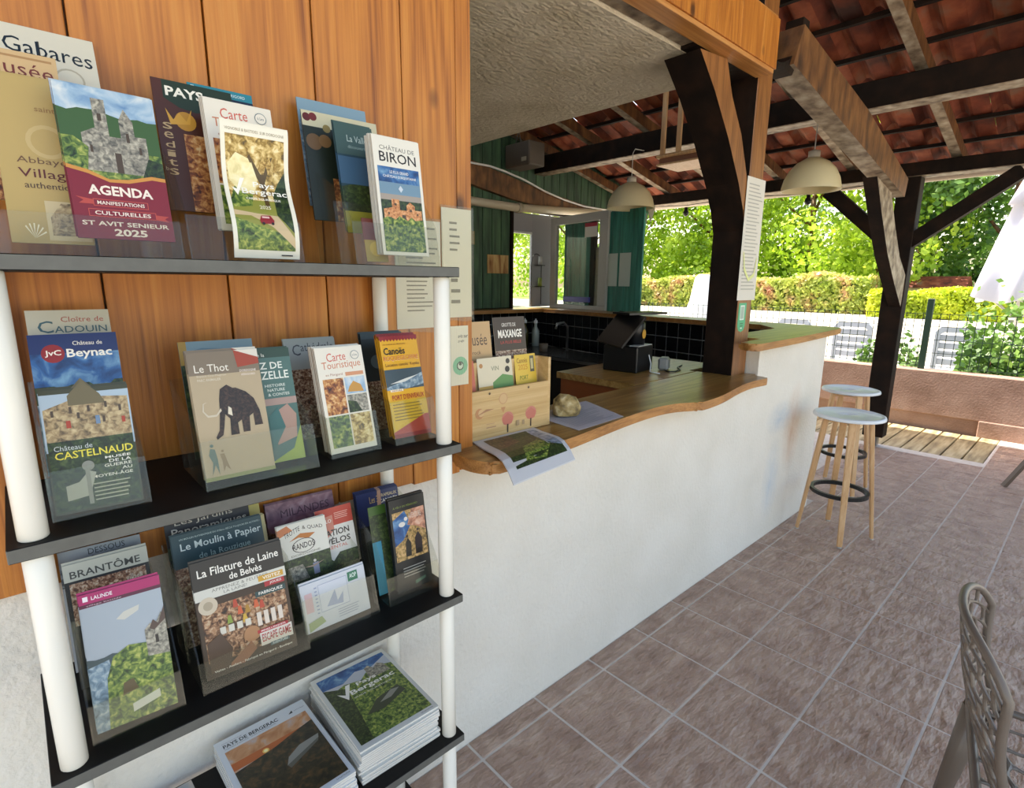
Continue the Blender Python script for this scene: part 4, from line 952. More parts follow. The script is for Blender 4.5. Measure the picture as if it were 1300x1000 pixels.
# ------------------------------------------------------------------ magazines on the fourth shelf
def magazine(name, label, cat, w, h, th, items, loc, rot, group=None, first=None):
    if first:
        return dup(first, loc, label, group)
    bm = bmesh.new(); box(bm, -w/2, w/2, -h/2, h/2, 0, th, ch=0.0008)
    o = ob(name, bm, [PAGEM], label=label, cat=cat, group=group)
    o.location = loc; o.rotation_euler = (0, 0, rot)
    pm = print_mesh('cover_print', items, w, h, lambda u, v, k: Vector((u-w/2, v-h/2, th+k)))
    link('cover_print', pm, o)
    return o
MAG_L = [('r', 0, 0, 1, 1, '#d4d8dc'), ('t', 'MAGAZINE', .07, .945, .28, .955, '#8c949c', 0.0), ('t', 'PAYS DE BERGERAC', .07, .895, .66, .935, '#24282c', .018), ('t', 'VIGNOBLE & BASTIDES - GUIDE DE DESTINATION', .07, .875, .62, .885, '#6c747c', 0.0), ('p', [(.78, .9), (.83, .93), (.83, .9)], '#24282c'), ('t', 'Sud Dordogne', .85, .905, .97, .92, '#5c646c', 0.0),
   ('r', .06, .05, .95, .85, SUNSET), ('r', .06, .62, .95, .70, '#b8602c'), ('c', .4, .655, .035, '#f0c060'), ('c', .4, .655, .02, '#fff0b0'), ('p', [(.06, .05), (.95, .05), (.95, .72), (.7, .68), (.5, .64), (.06, .60)], DUSK), ('p', [(.5, .4), (.9, .5), (.92, .54), (.7, .53), (.55, .47)], '#8c8c84'), ('p', [(.52, .36), (.88, .47), (.9, .5), (.5, .4)], '#5c5c54'), ('t', 'tourisme', .8, .02, .95, .035, '#5c646c', 0.0)]
MAG_R = [('r', 0, 0, 1, 1, '#d2d2cc'), ('r', .05, .05, .95, .95, FOLD), ('r', .05, .7, .95, .95, SKYD), ('p', [(.05, .8), (.3, .78), (.5, .86), (.7, .82), (.95, .9), (.95, .7), (.05, .7)], '#b8bcc4'), ('p', [(.05, .05), (.95, .05), (.95, .76), (.8, .8), (.6, .78), (.5, .72), (.3, .76), (.05, .7)], FOL), ('p', [(.05, .05), (.2, .05), (.3, .7), (.05, .8)], FOLD), ('p', [(.6, .68), (.62, .84), (.68, .86), (.72, .8), (.8, .84), (.86, .8), (.88, .68)], STONG),
   ('t', 'Pays', .42, .66, .68, .72, '#efece4', .02), ('t', 'Bergerac', .3, .58, .88, .655, '#efece4', .02), ('p', [(.16, .68), (.24, .56), (.36, .74), (.3, .74), (.24, .63)], '#efece4'), ('t', 'GUIDE TOURISTIQUE', .3, .54, .8, .56, '#e0dcd0'), ('p', [(.3, .3), (.5, .42), (.8, .46), (.85, .36), (.5, .28)], '#3c4430'), ('p', [(.5, .36), (.7, .44), (.8, .42), (.65, .36)], '#8c8c80'), ('t', 'tourisme', .78, .018, .94, .032, '#5c646c', 0.0)]
tz = 0.466
fL = fR = None
for i in range(13):
    z = tz + 0.0005 + i*0.0068
    top = i == 12
    a = rad(-1) + R.uniform(-.02, .02)
    if fR is None:
        fR = magazine('magazine', '', 'magazine', .212, .292, .0064, MAG_R, (.565, -.168, z), a)
    c = fR if i == 0 else magazine('magazine', '', 'magazine', .212, .292, .0064, None, (.565 + R.uniform(-.004, .004), -.168 + R.uniform(-.004, .004), z), a, first=fR)
    c.rotation_euler = (0, 0, a if not top else rad(-1))
    if top: c['label'] = 'tourist magazine with green valley cover on top of the right-hand stack, fourth shelf'
    else:
        c['label'] = ORD[i+1] + ' magazine up from the bottom of the right-hand stack, fourth shelf'; c['group'] = 'magazines inside the right stack'
for i in range(9):
    z = tz + 0.0005 + i*0.0068
    top = i == 8
    a = rad(1) + R.uniform(-.015, .015)
    c = magazine('magazine', '', 'magazine', .212, .292, .0064, MAG_L, (.333, -.178, z), a) if fL is None else magazine('magazine', '', 'magazine', 0, 0, 0, None, (.333 + R.uniform(-.003, .003), -.178 + R.uniform(-.003, .003), z), a, first=fL)
    if fL is None: fL = c
    c.rotation_euler = (0, 0, a if not top else rad(1))
    if top: c['label'] = 'white-framed magazine with sunset over dark hills on top of the left-hand stack, fourth shelf'
    else:
        c['label'] = ORD[i+1] + ' magazine up from the bottom of the left-hand stack, fourth shelf'; c['group'] = 'magazines inside the left stack'
magazine('magazine', 'pale peach and grey booklet flat at the left end of the fourth shelf', 'magazine', .15, .21, .008, [('r', 0, 0, 1, 1, nm('peach', ['#8c98a0', '#c8b8a8', '#d8a080'], 8))], (.10, -.15, tz+0.0005), 0.05)

# ------------------------------------------------------------------ papers on the plank wall and post
def flat(name, label, cat, x0, x1, z0, z1, y, items, base='#e4e0d6', sleeve=False, mats=None):
    bm = bmesh.new(); box(bm, x0, x1, y, y+0.0008, z0, z1)
    o = ob(name, bm, [mat(base, 0.6)], label=label, cat=cat)
    w, h = x1-x0, z1-z0
    if items: link('print', print_mesh('print', items, w, h, lambda u, v, k: Vector((x0+u, y-k, z0+v))), o)
    if sleeve:
        bm = bmesh.new(); prism(bm, [(x0-.006, z0-.012), (x0+w*.35, z0-.008), (x0+w*.7, z0-.013), (x1+.006, z0-.01), (x1+.006, z1+.006), (x0-.006, z1+.006)], 1, y-0.004, y-0.0035)
        ob('plastic_sleeve', bm, PLASTICF, o)
    return o
TXT = '#7c766c'
flat('notice', 'white text notice in a plastic sleeve pinned on the planks between the two right poles', 'notice', .757, .90, 1.475, 1.76, -.0295, lines(.22, .95, .15, .5, 9, TXT, .5, 5) + lines(.22, .95, .5, .95, 10, TXT, .5, 8), sleeve=True)
flat('notice', 'long pale notice pinned at the right edge of the planks, above the green sticker sheet', 'notice', .905, 1.008, 1.50, 1.80, -.0295, lines(.25, .6, .6, .9, 5, TXT, .3, 2) + lines(.28, .6, .1, .5, 4, TXT, .3, 2), base='#e6e1d2', sleeve=True)
flat('notice', 'ribbed pale sheet with a round green emblem at the edge of the planks', 'notice', .918, .994, 1.30, 1.475, -.0295, [('t', 'avis sur', .5, .80, .98, .86, '#4c443c', .0), ('t', 'google', .5, .72, .8, .77, '#4c443c', .0), ('c', .6, .33, .36, '#7cb88c'), ('c', .6, .33, .17, '#2c3428'), ('c', .6, .33, .13, '#c8d4b8'), ('c', .6, .36, .06, '#2c3428')] + [('r', .08*i+.02, 0, .08*i+.03, .98, '#c8c0a8') for i in range(12)], base='#e0d8bc')
def tag_paper(): pass
flat('notice', 'long white price list pinned on the near post, with a yellow highlight curve', 'notice', 2.90, 3.115, 1.515, 2.15, .0655, lines(.12, .9, .08, .96, 30, '#a8a49a', .35, 6) + [('p', [(.1, .4), (.2, .25), (.5, .16), (.8, .2), (.9, .36), (.86, .36), (.76, .23), (.5, .19), (.24, .28), (.14, .4)], '#d8dc90')], base='#d8d2c6')
bm = bmesh.new()
prism(bm, [(2.94, 1.375), (2.955, 1.35), (2.985, 1.34), (3.015, 1.35), (3.03, 1.375), (3.03, 1.50), (2.94, 1.50)], 1, .0688, .0696)
o = ob('sticker', bm, mat('#3ca878', 0.4), label='green tag-shaped sticker below the price list on the near post', cat='sticker')
link('print', print_mesh('print', [('r', .22, .42, .78, .92, '#d8e8dc'), ('r', .28, .46, .72, .88, '#9cb0a4'), ('r', .3, .28, .7, .31, '#1c5c40'), ('r', .3, .2, .7, .23, '#1c5c40'), ('r', .4, .12, .6, .16, '#d8e8dc')], .09, .16, lambda u, v, k: Vector((2.94+u, .0688-k, 1.34+v))), o)

# ------------------------------------------------------------------ on the counter
wb_ = empty('wooden_leaflet_box', 'pale plywood leaflet box with red tree drawings on the bar counter', 'box', (1.2, 0.06, 1.1))
PLY = wood('pale_plywood', ['#b8935c', '#c8a670', '#d4b482'], 0, fine=80, rough=.6, knots=False)
bm = bmesh.new(); box(bm, 1.025, 1.372, 0.0, 0.012, 1.102, 1.262); pob('front_board', bm, PLY, wb_)
bm = bmesh.new(); box(bm, 1.372, 1.384, 0.0, 0.13, 1.102, 1.345); pob('side_board', bm, PLY, wb_)
bm = bmesh.new(); box(bm, 1.022, 1.034, 0.013, 0.13, 1.102, 1.345); pob('side_board', bm, PLY, wb_)
bm = bmesh.new(); box(bm, 1.034, 1.372, 0.118, 0.13, 1.102, 1.345); pob('back_board', bm, PLY, wb_)
bm = bmesh.new(); box(bm, 1.034, 1.372, 0.052, 0.06, 1.102, 1.345); pob('divider', bm, PLY, wb_)
bm = bmesh.new(); box(bm, 1.034, 1.372, 0.012, 0.118, 1.102, 1.11); pob('bottom_board', bm, PLY, wb_)
tree = lambda u, v: [('c', u, v, .075, '#c07868', .9), ('p', [(u-.008, v-.3), (u+.008, v-.3), (u+.01, v), (u-.01, v)], '#3c2c20'), ('p', [(u-.05, v-.12), (u+.05, v-.12), (u+.07, v+.02), (u, v+.12), (u-.07, v+.02)], '#bb6c5c')]
pm = print_mesh('print', tree(.45, .34) + tree(.76, .36) + [('c', .39, .78, .055, '#c09468'), ('c', .39, .78, .045, '#cca878'), ('p', [(.36, .6), (.39, .48), (.42, .6)], '#b88458'), ('c', .1, .55, .05, '#b88458'), ('c', .12, .56, .035, '#cca878'), ('p', [(.05, .5), (.18, .62), (.28, .6), (.18, .57)], '#a87c58'), ('r', .18, .22, .3, .24, '#b08868'), ('r', .18, .3, .28, .31, '#b08868'), ('c', .22, .93, .012, '#54402c'), ('c', .72, .93, .012, '#54402c'), ('r', .56, .14, .6, .26, '#a88c68'), ('r', .64, .14, .67, .24, '#a88c68')], .347, .16, lambda u, v, k: Vector((1.025+u, -k, 1.102+v)))
o = link('print', pm, wb_); o.matrix_parent_inverse = wb_.matrix_basis.inverted()
def bl_(label, x0, x1, y, z0, z1, items, base='#c8c0b0', lean=8):
    sheet('leaflet', label, 'leaflet', (x0+x1)/2, y, z0, 0, lean, x1-x0, (z1-z0)/cos(rad(lean)), items, base=base, thick=.002)
bl_('coral leaflet with a dark grey disc, front row of the wooden box', 1.036, 1.078, .02, 1.115, 1.352, [('r', 0, 0, 1, 1, '#c06450'), ('c', .5, .4, .7, '#4c5054'), ('t', 'le', .2, .42, .45, .47, '#d8dcdc'), ('t', 'Style', .2, .34, .9, .40, '#d8dcdc')], '#8c4434')
bl_('white illustrated leaflet with two black emblems, front row of the wooden box', 1.092, 1.243, .02, 1.115, 1.357, [('r', 0, 0, 1, 1, '#d8ccb0'), ('r', 0, 0, 1, .62, '#c8a050'), ('p', [(.4, .5), (1, .5), (1, .72), (.7, .76), (.4, .66)], '#5c8c4c'), ('t', 'VIN', .38, .82, .6, .88, '#8c8c74'), ('c', .88, .93, .06, '#2c2824'), ('c', .85, .82, .07, '#2c2824'), ('c', .1, .9, .05, '#b8844c')])
bl_('yellow leaflet with black lettering, front row of the wooden box', 1.256, 1.356, .02, 1.115, 1.356, [('r', 0, 0, 1, 1, '#d8b43c'), ('t', 'Canoës', .1, .88, .6, .95, '#8c5c10'), ('t', '2025', .15, .78, .6, .86, '#c88c1c', .02), ('r', .72, .74, .92, .97, '#5c5848'), ('r', .76, .78, .88, .93, '#c8bc8c'), ('r', 0, .4, 1, .58, STONG), ('t', 'PORT', .2, .64, .6, .7, '#6c7c1c'), ('p', [(0, .42), (1, .5), (1, .4), (0, .38)], '#d8d8d0')], '#a8842c')
bl_('blue leaflet with white letters, back row of the wooden box', 1.036, 1.068, .068, 1.23, 1.455, [('r', 0, 0, 1, 1, '#3c5c8c'), ('t', 'AC', .1, .62, .9, .76, '#e0e4e8', .02), ('r', 0, .3, 1, .55, '#5ca4c4'), ('r', 0, 0, 1, .3, '#54402c')], '#2c4464')
bl_('tan museum leaflet with dark script, back row of the wooden box', 1.07, 1.19, .072, 1.23, 1.472, [('r', 0, 0, 1, 1, '#c4a070'), ('t', 'Musée', .1, .68, .85, .84, '#4c382c', 0.0), ('t', 'rock', .3, .56, .6, .61, '#4c382c', 0.0), ('t', 'des Bourgades', .15, .42, .85, .47, '#4c382c', 0.0), ('p', [(0, 0), (1, 0), (1, .3), (.5, .36), (0, .28)], '#8ca0a0')], '#a88458')
bl_('dark food photo leaflet with white title, back row of the wooden box', 1.206, 1.352, .072, 1.23, 1.483, [('r', 0, 0, 1, 1, MULTI), ('r', 0, .55, 1, 1, '#3c2c20'), ('t', 'GROTTE DE', .25, .87, .7, .92, '#d8d0c4', .01), ('t', 'MAXANGE', .12, .72, .88, .83, '#efe8dc', .03), ('t', 'LA PLUS BELLE', .18, .64, .84, .68, '#b83c34', .01)], '#c8bca8')

def paper_flat(name, label, cat, pts, z, items, w, h, org, ux, uy, base='#d0ccd0', th=.0012):
    pass
def quad_sheet(name, label, cat, q, z, th, items, base, drape=None, n=1):
    """flat sheet over quad q = bottom-left, bottom-right, top-right, top-left (x, y)"""
    q = [Vector((*p, 0)) for p in q]
    def P(u, v, o):
        p = (q[0]*(1-u)+q[1]*u)*(1-v) + (q[3]*(1-u)+q[2]*u)*v
        zz = z + (drape(u, v) if drape else 0)
        return Vector((p.x, p.y, zz + o))
    bm = bmesh.new()
    N = n
    G = [[[bm.verts.new(P(i/N, j/N, o)) for j in range(N+1)] for i in range(N+1)] for o in (0, th)]
    for g in G:
        for i in range(N):
            for j in range(N): bm.faces.new([g[i][j], g[i+1][j], g[i+1][j+1], g[i][j+1]])
    for i in range(N):
        for j in (0, N): bm.faces.new([G[0][i][j], G[0][i+1][j], G[1][i+1][j], G[1][i][j]])
        for j in (0, N): bm.faces.new([G[0][j][i], G[0][j][i+1], G[1][j][i+1], G[1][j][i]])
    o = ob(name, bm, [mat(base, .5)], label=label, cat=cat)
    if items:
        bm = None
        pm = print_mesh('print', items, 1, 1, lambda u, v, k: P(u, v, th+k), n if n > 1 else 0)
        if n > 1:
            b2 = bmesh.new(); b2.from_mesh(pm)
        link('print', pm, o)
    return o
quad_sheet('paper_sheet', 'white printed sheet lying on the bar counter under the stone', 'paper', [(1.40, -.125), (1.685, -.105), (1.79, .17), (1.43, .14)], 1.1008, .0008, lines(.08, .92, .1, .9, 16, '#a09ca4', .4, 3), '#c4bec4')
quad_sheet('magazine', 'open magazine with dark forest photo hanging over the counter edge before the wooden box', 'magazine', [(.955, -.275), (1.25, -.24), (1.30, -.004), (1.03, -.004)], 1.1008, .004,
    [('r', 0, 0, 1, 1, '#c8c8cc'), ('r', .12, .1, .94, .93, FOLD), ('p', [(.12, .5), (.12, .93), (.5, .93), (.5, .6)], nm('brown_forest', ['#241c14', '#54402c', '#7c6448'], 50)), ('p', [(.3, .15), (.6, .12), (.8, .3), (.7, .5), (.4, .4)], FOL), ('p', [(.75, .3), (.94, .2), (.94, .93), (.8, .93)], nm('blue_grey', ['#4c5868', '#8c98ac', '#c8ccd4'], 20))], '#c8c8cc', drape=lambda u, v: .012*sin(min(1, v*1.4)*pi)*.5*(1-u*.3) - .045*max(0, (.35-v)/.35)**2, n=8)
# the stone
bm = bmesh.new(); bmesh.ops.create_icosphere(bm, subdivisions=2, radius=1)
rr = random.Random(5)
for v in bm.verts:
    k = 1 + rr.uniform(-.09, .09)
    v.co = Vector((v.co.x*.078*k, v.co.y*.055*k, max(-.028, v.co.z*.045*k*(1.1 - .5*v.co.x))))
o = ob('stone', bm, noisy('striped_stone', ['#4c3c20', '#a8905c', '#d8c8a0'], (14, 30, 30), 4, .6, .4), label='tan and brown stone used as a paperweight on the bar counter', cat='stone')
o.location = (1.545, .06, 1.1295); o.rotation_euler = (0, .1, .3)

# till on the desk
tl = empty('till', 'black cash till with a tilted screen and yellow round sticker on the desk', 'till', (2.66, .56, 1.1))
TM = Matrix.Translation((2.66, .58, 1.0995)) @ Matrix.Rotation(rad(8), 4, 'Z')
bm = bmesh.new(); box(bm, -.10, .10, -.11, .11, 0, .15, ch=.006, M=TM); pob('printer_body', bm, BLACKP, tl)
bm = bmesh.new(); box(bm, -.085, .085, -.109, -.05, .15, .155, M=TM); pob('paper_slot', bm, mat('#b0b0ac', .4), tl)
bm = bmesh.new(); lathe(bm, [(0, 0), (.055, 0), (.055, .12), (.05, .13), (0, .13)], (0, 0, 0), 20)
for v in bm.verts: v.co = TM @ (v.co + Vector((.02, -.03, .151)))
pob('customer_display', bm, BLACKP, tl)
bm = bmesh.new(); bar(bm, (2.50, .60, 1.26), (2.66, .56, 1.425), .20, .015, up=(-.7, 0, .7)); pob('screen', bm, BLACKP, tl)
bm = bmesh.new(); bar(bm, (2.60, .6, 1.43), (2.86, .52, 1.432), .16, .012); pob('screen_top', bm, BLACKP, tl)
bm = bmesh.new(); box(bm, .0, .05, -.0862, -.0852, .19, .24, M=TM)
bm.free(); bm = bmesh.new()
vs = [bm.verts.new(TM @ Vector((.02 + .024*cos(a*pi/8), -.0862, .215 + .027*sin(a*pi/8)))) for a in range(16)]; bm.faces.new(vs)
pob('round_sticker', bm, mat('#c89430', .4), tl)
bm = bmesh.new(); box(bm, -.045, .045, -.03, .03, 0, .075, ch=.012, M=Matrix.Translation((2.83, .44, 1.0995)) @ Matrix.Rotation(.4, 4, 'Z'))
ob('power_adapter', bm, mat('#8c8c88', .4), label='grey plug adapter with black cables on the desk beside the till', cat='adapter')
bm = bmesh.new(); tube(bm, [(2.79, .41, 1.104), (2.76, .37, 1.104), (2.80, .345, 1.104), (2.88, .36, 1.104), (2.95, .42, 1.104), (3.05, .45, 1.104)], .004, 6)
ob('cable', bm, BLACKP, label='black cable looping on the desk beside the grey adapter', cat='cable')
bm = bmesh.new(); tube(bm, [(2.68, .45, 1.20), (2.69, .44, 1.15), (2.67, .43, 1.104), (2.66, .36, 1.104)], .0035, 6)
ob('cable', bm, WHITEP, label='white cable hanging down the front of the black till', cat='cable')

# bottles, cup at the sink
def bottle(x, y, z, h, r, m, label):
    t = empty('bottle', label, 'bottle', (x, y, z))
    bm = bmesh.new(); lathe(bm, [(0, 0), (r, 0), (r, h*.55), (r*.4, h*.72), (r*.35, h*.85), (0, h*.85)], (x, y, z), 14); pob('body', bm, m, t)
    bm = bmesh.new(); lathe(bm, [(r*.5, 0), (r*.5, h*.1), (r*.2, h*.12), (r*.2, h*.17), (0, h*.17)], (x, y, z+h*.84), 10); pob('pump_cap', bm, WHITEP, t)
bottle(4.30, 3.16, .9005, .30, .04, mat('#4c4420', .2), 'amber soap bottle with white cap at the sink, left of the clear one')
bottle(4.36, 3.05, .9005, .30, .042, mat('#a8b0a8', .2), 'clear soap bottle with pale label at the sink, right of the amber one')
bm = bmesh.new(); lathe(bm, [(0, 0), (.04, 0), (.048, .08), (.043, .08), (.036, .006), (0, .006)], (4.05, 2.62, .9005), 18)
ob('cup', bm, mat('#7c6c5c', .4), label='small brown cup on the dark worktop by the sink', cat='cup')

# ------------------------------------------------------------------ window sash and shutters standing on the ledge
SH = SM
ws = empty('window_sash', 'white framed glazed casement leaf standing above the ledge in the kitchen corner', 'window', tuple(SM @ Vector((0, 2.9, 1.3))))
FR = mat('#aaa8a2', .4)
def sbox(name, m, root, x0, x1, y0, y1, z0, z1, ch=.003):
    bm = bmesh.new(); box(bm, x0, x1, y0, y1, z0, z1, ch=ch, M=SM)
    o = ob(name, bm, m)
    if root: o.parent = root; o.matrix_parent_inverse = root.matrix_basis.inverted()
    return o
Y0, Y1 = 2.46, 3.45
sbox('frame_rail', FR, ws, -.03, .02, Y0, Y1, 2.27, 2.36); sbox('frame_rail', FR, ws, -.03, .02, Y0, Y1, 1.302, 1.35)
sbox('frame_stile', FR, ws, -.03, .02, Y0, Y0+.13, 1.35, 2.27); sbox('frame_stile', FR, ws, -.03, .02, Y1-.10, Y1, 1.35, 2.27)
sbox('pane', GLASS, ws, -.006, -.002, Y0+.13, Y1-.10, 1.35, 2.27, ch=0)
sbox('blue_handle', mat('#1c2c8c', .4), ws, -.05, -.03, 2.70, 3.16, 1.385, 1.445)
o = sbox('notice', mat('#d0ccc4', .6), None, -.036, -.033, 2.62, 2.82, 2.10, 2.25, ch=0); o['label'] = 'small white card with a red top stuck on the casement glass'; o['category'] = 'notice'
o2 = sbox('red_band', mat('#a83040', .5), o, -.037, -.036, 2.62, 2.82, 2.21, 2.25, ch=0); o2.parent = o; o2.matrix_parent_inverse = Matrix()
sp = empty('shutter', 'teal board shutter beside the casement leaf, left of the garden opening', 'shutter', tuple(SM @ Vector((0, 2.2, 1.3))))
for i in range(6):
    sbox('board', TEALP, sp, -.01, .015, 1.97+.08*i+.002, 1.97+.08*(i+1)-.002, 1.302, 2.34)
sbox('batten', mat('#8c8478', .5), sp, .015, .035, 1.98, 2.44, 2.2, 2.28)
sp2 = empty('shutter', 'teal boarded panel seen through the casement glass', 'shutter', tuple(SM @ Vector((.2, 2.9, 1.3))))
for i in range(10):
    if i in (3, 4): continue
    sbox('board', TEALP, sp2, .18, .205, 2.44+.10*i+.002, 2.44+.10*(i+1)-.002, -0.13, 2.34)
sbox('pale_upright', mat('#a89c8c', .6), sp2, .17, .20, 2.76, 2.86, .9, 2.0)
sbox('dark_upright', DARKW, sp2, .15, .20, 2.86, 2.93, .9, 2.34)
for k, (a, b, lb) in enumerate(((2.31, 2.45, 'left white sheet of the pair pinned on the teal shutter boards'), (2.12, 2.28, 'right white sheet of the pair pinned on the teal shutter boards'))):
    o = sbox('notice', mat('#b8c4bc', .5), None, -.014, -.012, a, b, 1.57, 1.91, ch=0); o['label'] = lb; o['category'] = 'notice'
o = sbox('glass_screen', GLASS, None, -.01, .0, 1.80, 1.98, 1.302, 1.52, ch=0); o['label'] = 'small clear glass screen standing on the ledge at the garden opening'; o['category'] = 'screen'

# cloth scraps hanging beneath the left lamp
bm = bmesh.new()
for i, (y, l, m) in enumerate(((2.22, .12, 0), (2.15, .18, 0), (2.08, .10, 1), (2.02, .25, 1), (1.95, .16, 0))):
    vs = [bm.verts.new((4.86, y+.04, 2.36)), bm.verts.new((4.88, y-.04, 2.36)), bm.verts.new((4.84, y-.02, 2.36-l)), bm.verts.new((4.87, y+.02, 2.36-l*.8))]
    bm.faces.new(vs).material_index = m
o = ob('cloth_bunting', bm, [mat('#d8d4c4', .7), mat('#8cc4a8', .7)], label='ragged white and mint cloth strips hanging beneath the left lamp shade', cat='cloth')
o.modifiers.new('s', 'SOLIDIFY').thickness = .004

# pendant lamps
def lamp(x, y, z, r, h, ztop, label):
    t = empty('pendant_lamp', label, 'lamp', (x, y, z))
    bm = bmesh.new()
    prof = [(r, 0), (r*.99, h*.12), (r*.93, h*.35), (r*.78, h*.62), (r*.55, h*.84), (r*.27, h*.98), (r*.18, h)]
    inner = [(p-.004, q) for p, q in prof][::-1]
    lathe(bm, prof + inner + [(r, 0)], (x, y, z), 36); pob('shade', bm, SHADE, t)
    bm = bmesh.new(); lathe(bm, [(0, 0), (r*.2, 0), (r*.2, .05), (.012, .06), (0, .06)], (x, y, z+h-.004), 16); pob('cap', bm, mat('#b8b0a0', .4), t)
    bm = bmesh.new(); tube(bm, [(x, y, z+h+.05), (x, y, ztop-.04), (x+.02, y-.01, ztop), (x+.16, y-.02, ztop+.005)], .004, 6); pob('cord', bm, mat('#c8c4bc', .4), t)
    bm = bmesh.new(); lathe(bm, [(0, 0), (.025, .015), (.032, .04), (.02, .07), (.013, .1), (0, .1)], (x, y, z+h*.35), 12); pob('bulb', bm, mat('#e8e4d8', .3), t)
lamp(4.6, 2.015, 2.315, .225, .24, 2.86, 'cream dome pendant lamp in the kitchen, left one near the green boards')
lamp(4.6, .375, 2.30, .205, .235, 2.84, 'cream dome pendant lamp over the bar, right one near the sloping strut')

# white plastic pipe, cable, rafter on the green wall, speaker
bm = bmesh.new(); tube(bm, [(2.4, 3.42, 2.452), (4.42, 3.42, 2.43), (5.9, 3.42, 2.50)], .045, 14)
pp = ob('pipe', bm, mat('#c4b8a0', .35), label='cream plastic pipe running across the green back wall', cat='pipe')
bm = bmesh.new(); tube(bm, [(4.40, 3.42, 2.43), (4.46, 3.42, 2.43)], .055, 14); ob('collar', bm, mat('#b0a48c', .35), pp)
bm = bmesh.new(); prism(bm, [(2.6, 2.99), (3.7, 2.86), (4.85, 2.66), (5.9, 2.54), (6.2, 2.50), (5.0, 2.47), (4.35, 2.52), (3.7, 2.62), (2.6, 2.78)], 1, 3.44, 3.499)
ob('wall_rafter', bm, BROWNW, label='curved rough brown timber against the green back wall above the pipe', cat='beam')
bm = bmesh.new(); tube(bm, [(2.9, 3.40, 2.80), (3.69, 3.40, 2.811), (3.98, 3.40, 2.812), (4.2, 3.40, 2.787), (4.5, 3.40, 2.734), (4.82, 3.40, 2.651), (5.17, 3.40, 2.59), (5.54, 3.40, 2.551), (6.1, 3.40, 2.545)], .011, 8)
ob('cable', bm, WHITEP, label='white cable sagging across the brown timber of the back wall', cat='cable')
skr = empty('loudspeaker', 'grey-brown box loudspeaker hung under the purlin near the plastered ceiling', 'speaker', (4.3, 3.3, 2.9))
bm = bmesh.new(); box(bm, 4.22, 4.46, 3.05, 3.43, 2.82, 3.06, ch=.012); pob('cabinet', bm, mat('#5c5248', .6), skr)
bm = bmesh.new(); box(bm, 4.212, 4.219, 3.09, 3.16, 2.86, 2.90); pob('badge', bm, mat('#b0a898', .4), skr)
bm = bmesh.new(); bar(bm, (4.3, 3.25, 3.06), (4.3, 3.3, 3.2), .01); bar(bm, (4.3, 3.35, 3.06), (4.3, 3.3, 3.2), .01); pob('bracket', bm, METAL, skr)
# small art board and lantern on the green wall
bm = bmesh.new(); box(bm, 4.02, 4.335, YB-.014, YB-.002, 1.70, 1.905, ch=.002)
o = ob('wooden_sign', bm, noisy('sign_wood', ['#7c4c24', '#b8935c', '#c8b078'], (30, 30, 4), 4, .6), label='small striped wooden board hanging on the green wall', cat='sign')
bm = bmesh.new(); box(bm, 3.74, 3.82, YB-.04, YB-.002, 2.0, 2.14, ch=.004)
ob('wall_lantern', bm, mat('#8c7c4c', .5), label='small yellowish box on the green wall by the plank panel edge', cat='box')
# wire rack on the grey door
wr = empty('wire_rack', 'thin dark wire rack with an arched top on the grey door panel', 'rack', (4.76, 3.45, 1.33))
bm = bmesh.new()
ar = [(4.68, 3.46, 1.34)] + [(4.765 - .085*cos(t*pi/8), 3.46, 1.83 + .11*sin(t*pi/8)) for t in range(9)] + [(4.85, 3.46, 1.34)]
tube(bm, ar, .005, 6); pob('frame', bm, BLACKP, wr)
for z in (1.55, 1.80):
    bm = bmesh.new(); box(bm, 4.675, 4.855, 3.40, 3.47, z, z+.008); pob('tray', bm, BLACKP, wr)
bm = bmesh.new(); lathe(bm, [(0, 0), (.028, 0), (.024, .1), (0, .1)], (4.80, 3.43, 1.809), 12); ob('jar', bm, mat('#b8b8b4', .2), label='small pale jar on the upper tray of the wire rack', cat='jar')
bm = bmesh.new(); lathe(bm, [(0, 0), (.028, 0), (.026, .1), (0, .1)], (4.80, 3.43, 1.559), 12); ob('jar', bm, mat('#84903c', .3), label='small olive jar on the lower tray of the wire rack', cat='jar')

# hanging tray with two slats
ht = empty('hanging_tray', 'pale wooden tray hung from the roof by two flat slats, left of the near post', 'tray', (4.4, 1.3, 2.6))
bm = bmesh.new(); box(bm, 4.25, 4.60, 1.10, 1.52, 2.585, 2.60, ch=.004); pob('board', bm, LIGHTW, ht)
bm = bmesh.new(); box(bm, 4.27, 4.58, 1.12, 1.50, 2.60, 2.645); pob('body', bm, mat('#7c4c2c', .5), ht)
bm = bmesh.new(); box(bm, 4.25, 4.60, 1.09, 1.53, 2.645, 2.675, ch=.01); pob('rim', bm, LIGHTW, ht)
for y in (1.33, 1.48):
    bm = bmesh.new(); box(bm, 4.27, 4.29, y-.02, y+.02, 2.675, 3.2); pob('slat', bm, LIGHTW, ht)

# festoon bulbs at the eave
fs = empty('festoon_string', 'thin black cable with dark bulbs strung below the eave beam', 'string light', (6.25, 1.6, 2.5))
bm = bmesh.new(); tube(bm, [(6.28, 3.4, 2.60), (6.28, 2.4, 2.54), (6.28, 1.7, 2.57), (6.28, 1.0, 2.52), (6.28, .3, 2.56)], .004, 6); pob('cable', bm, BLACKP, fs)
for y in (1.0, 2.4):
    bm = bmesh.new(); lathe(bm, [(0, 0), (.03, .02), (.035, .045), (.02, .08), (.018, .11), (0, .11)], (6.28, y, 2.41), 12); pob('bulb', bm, BLACKP, fs)

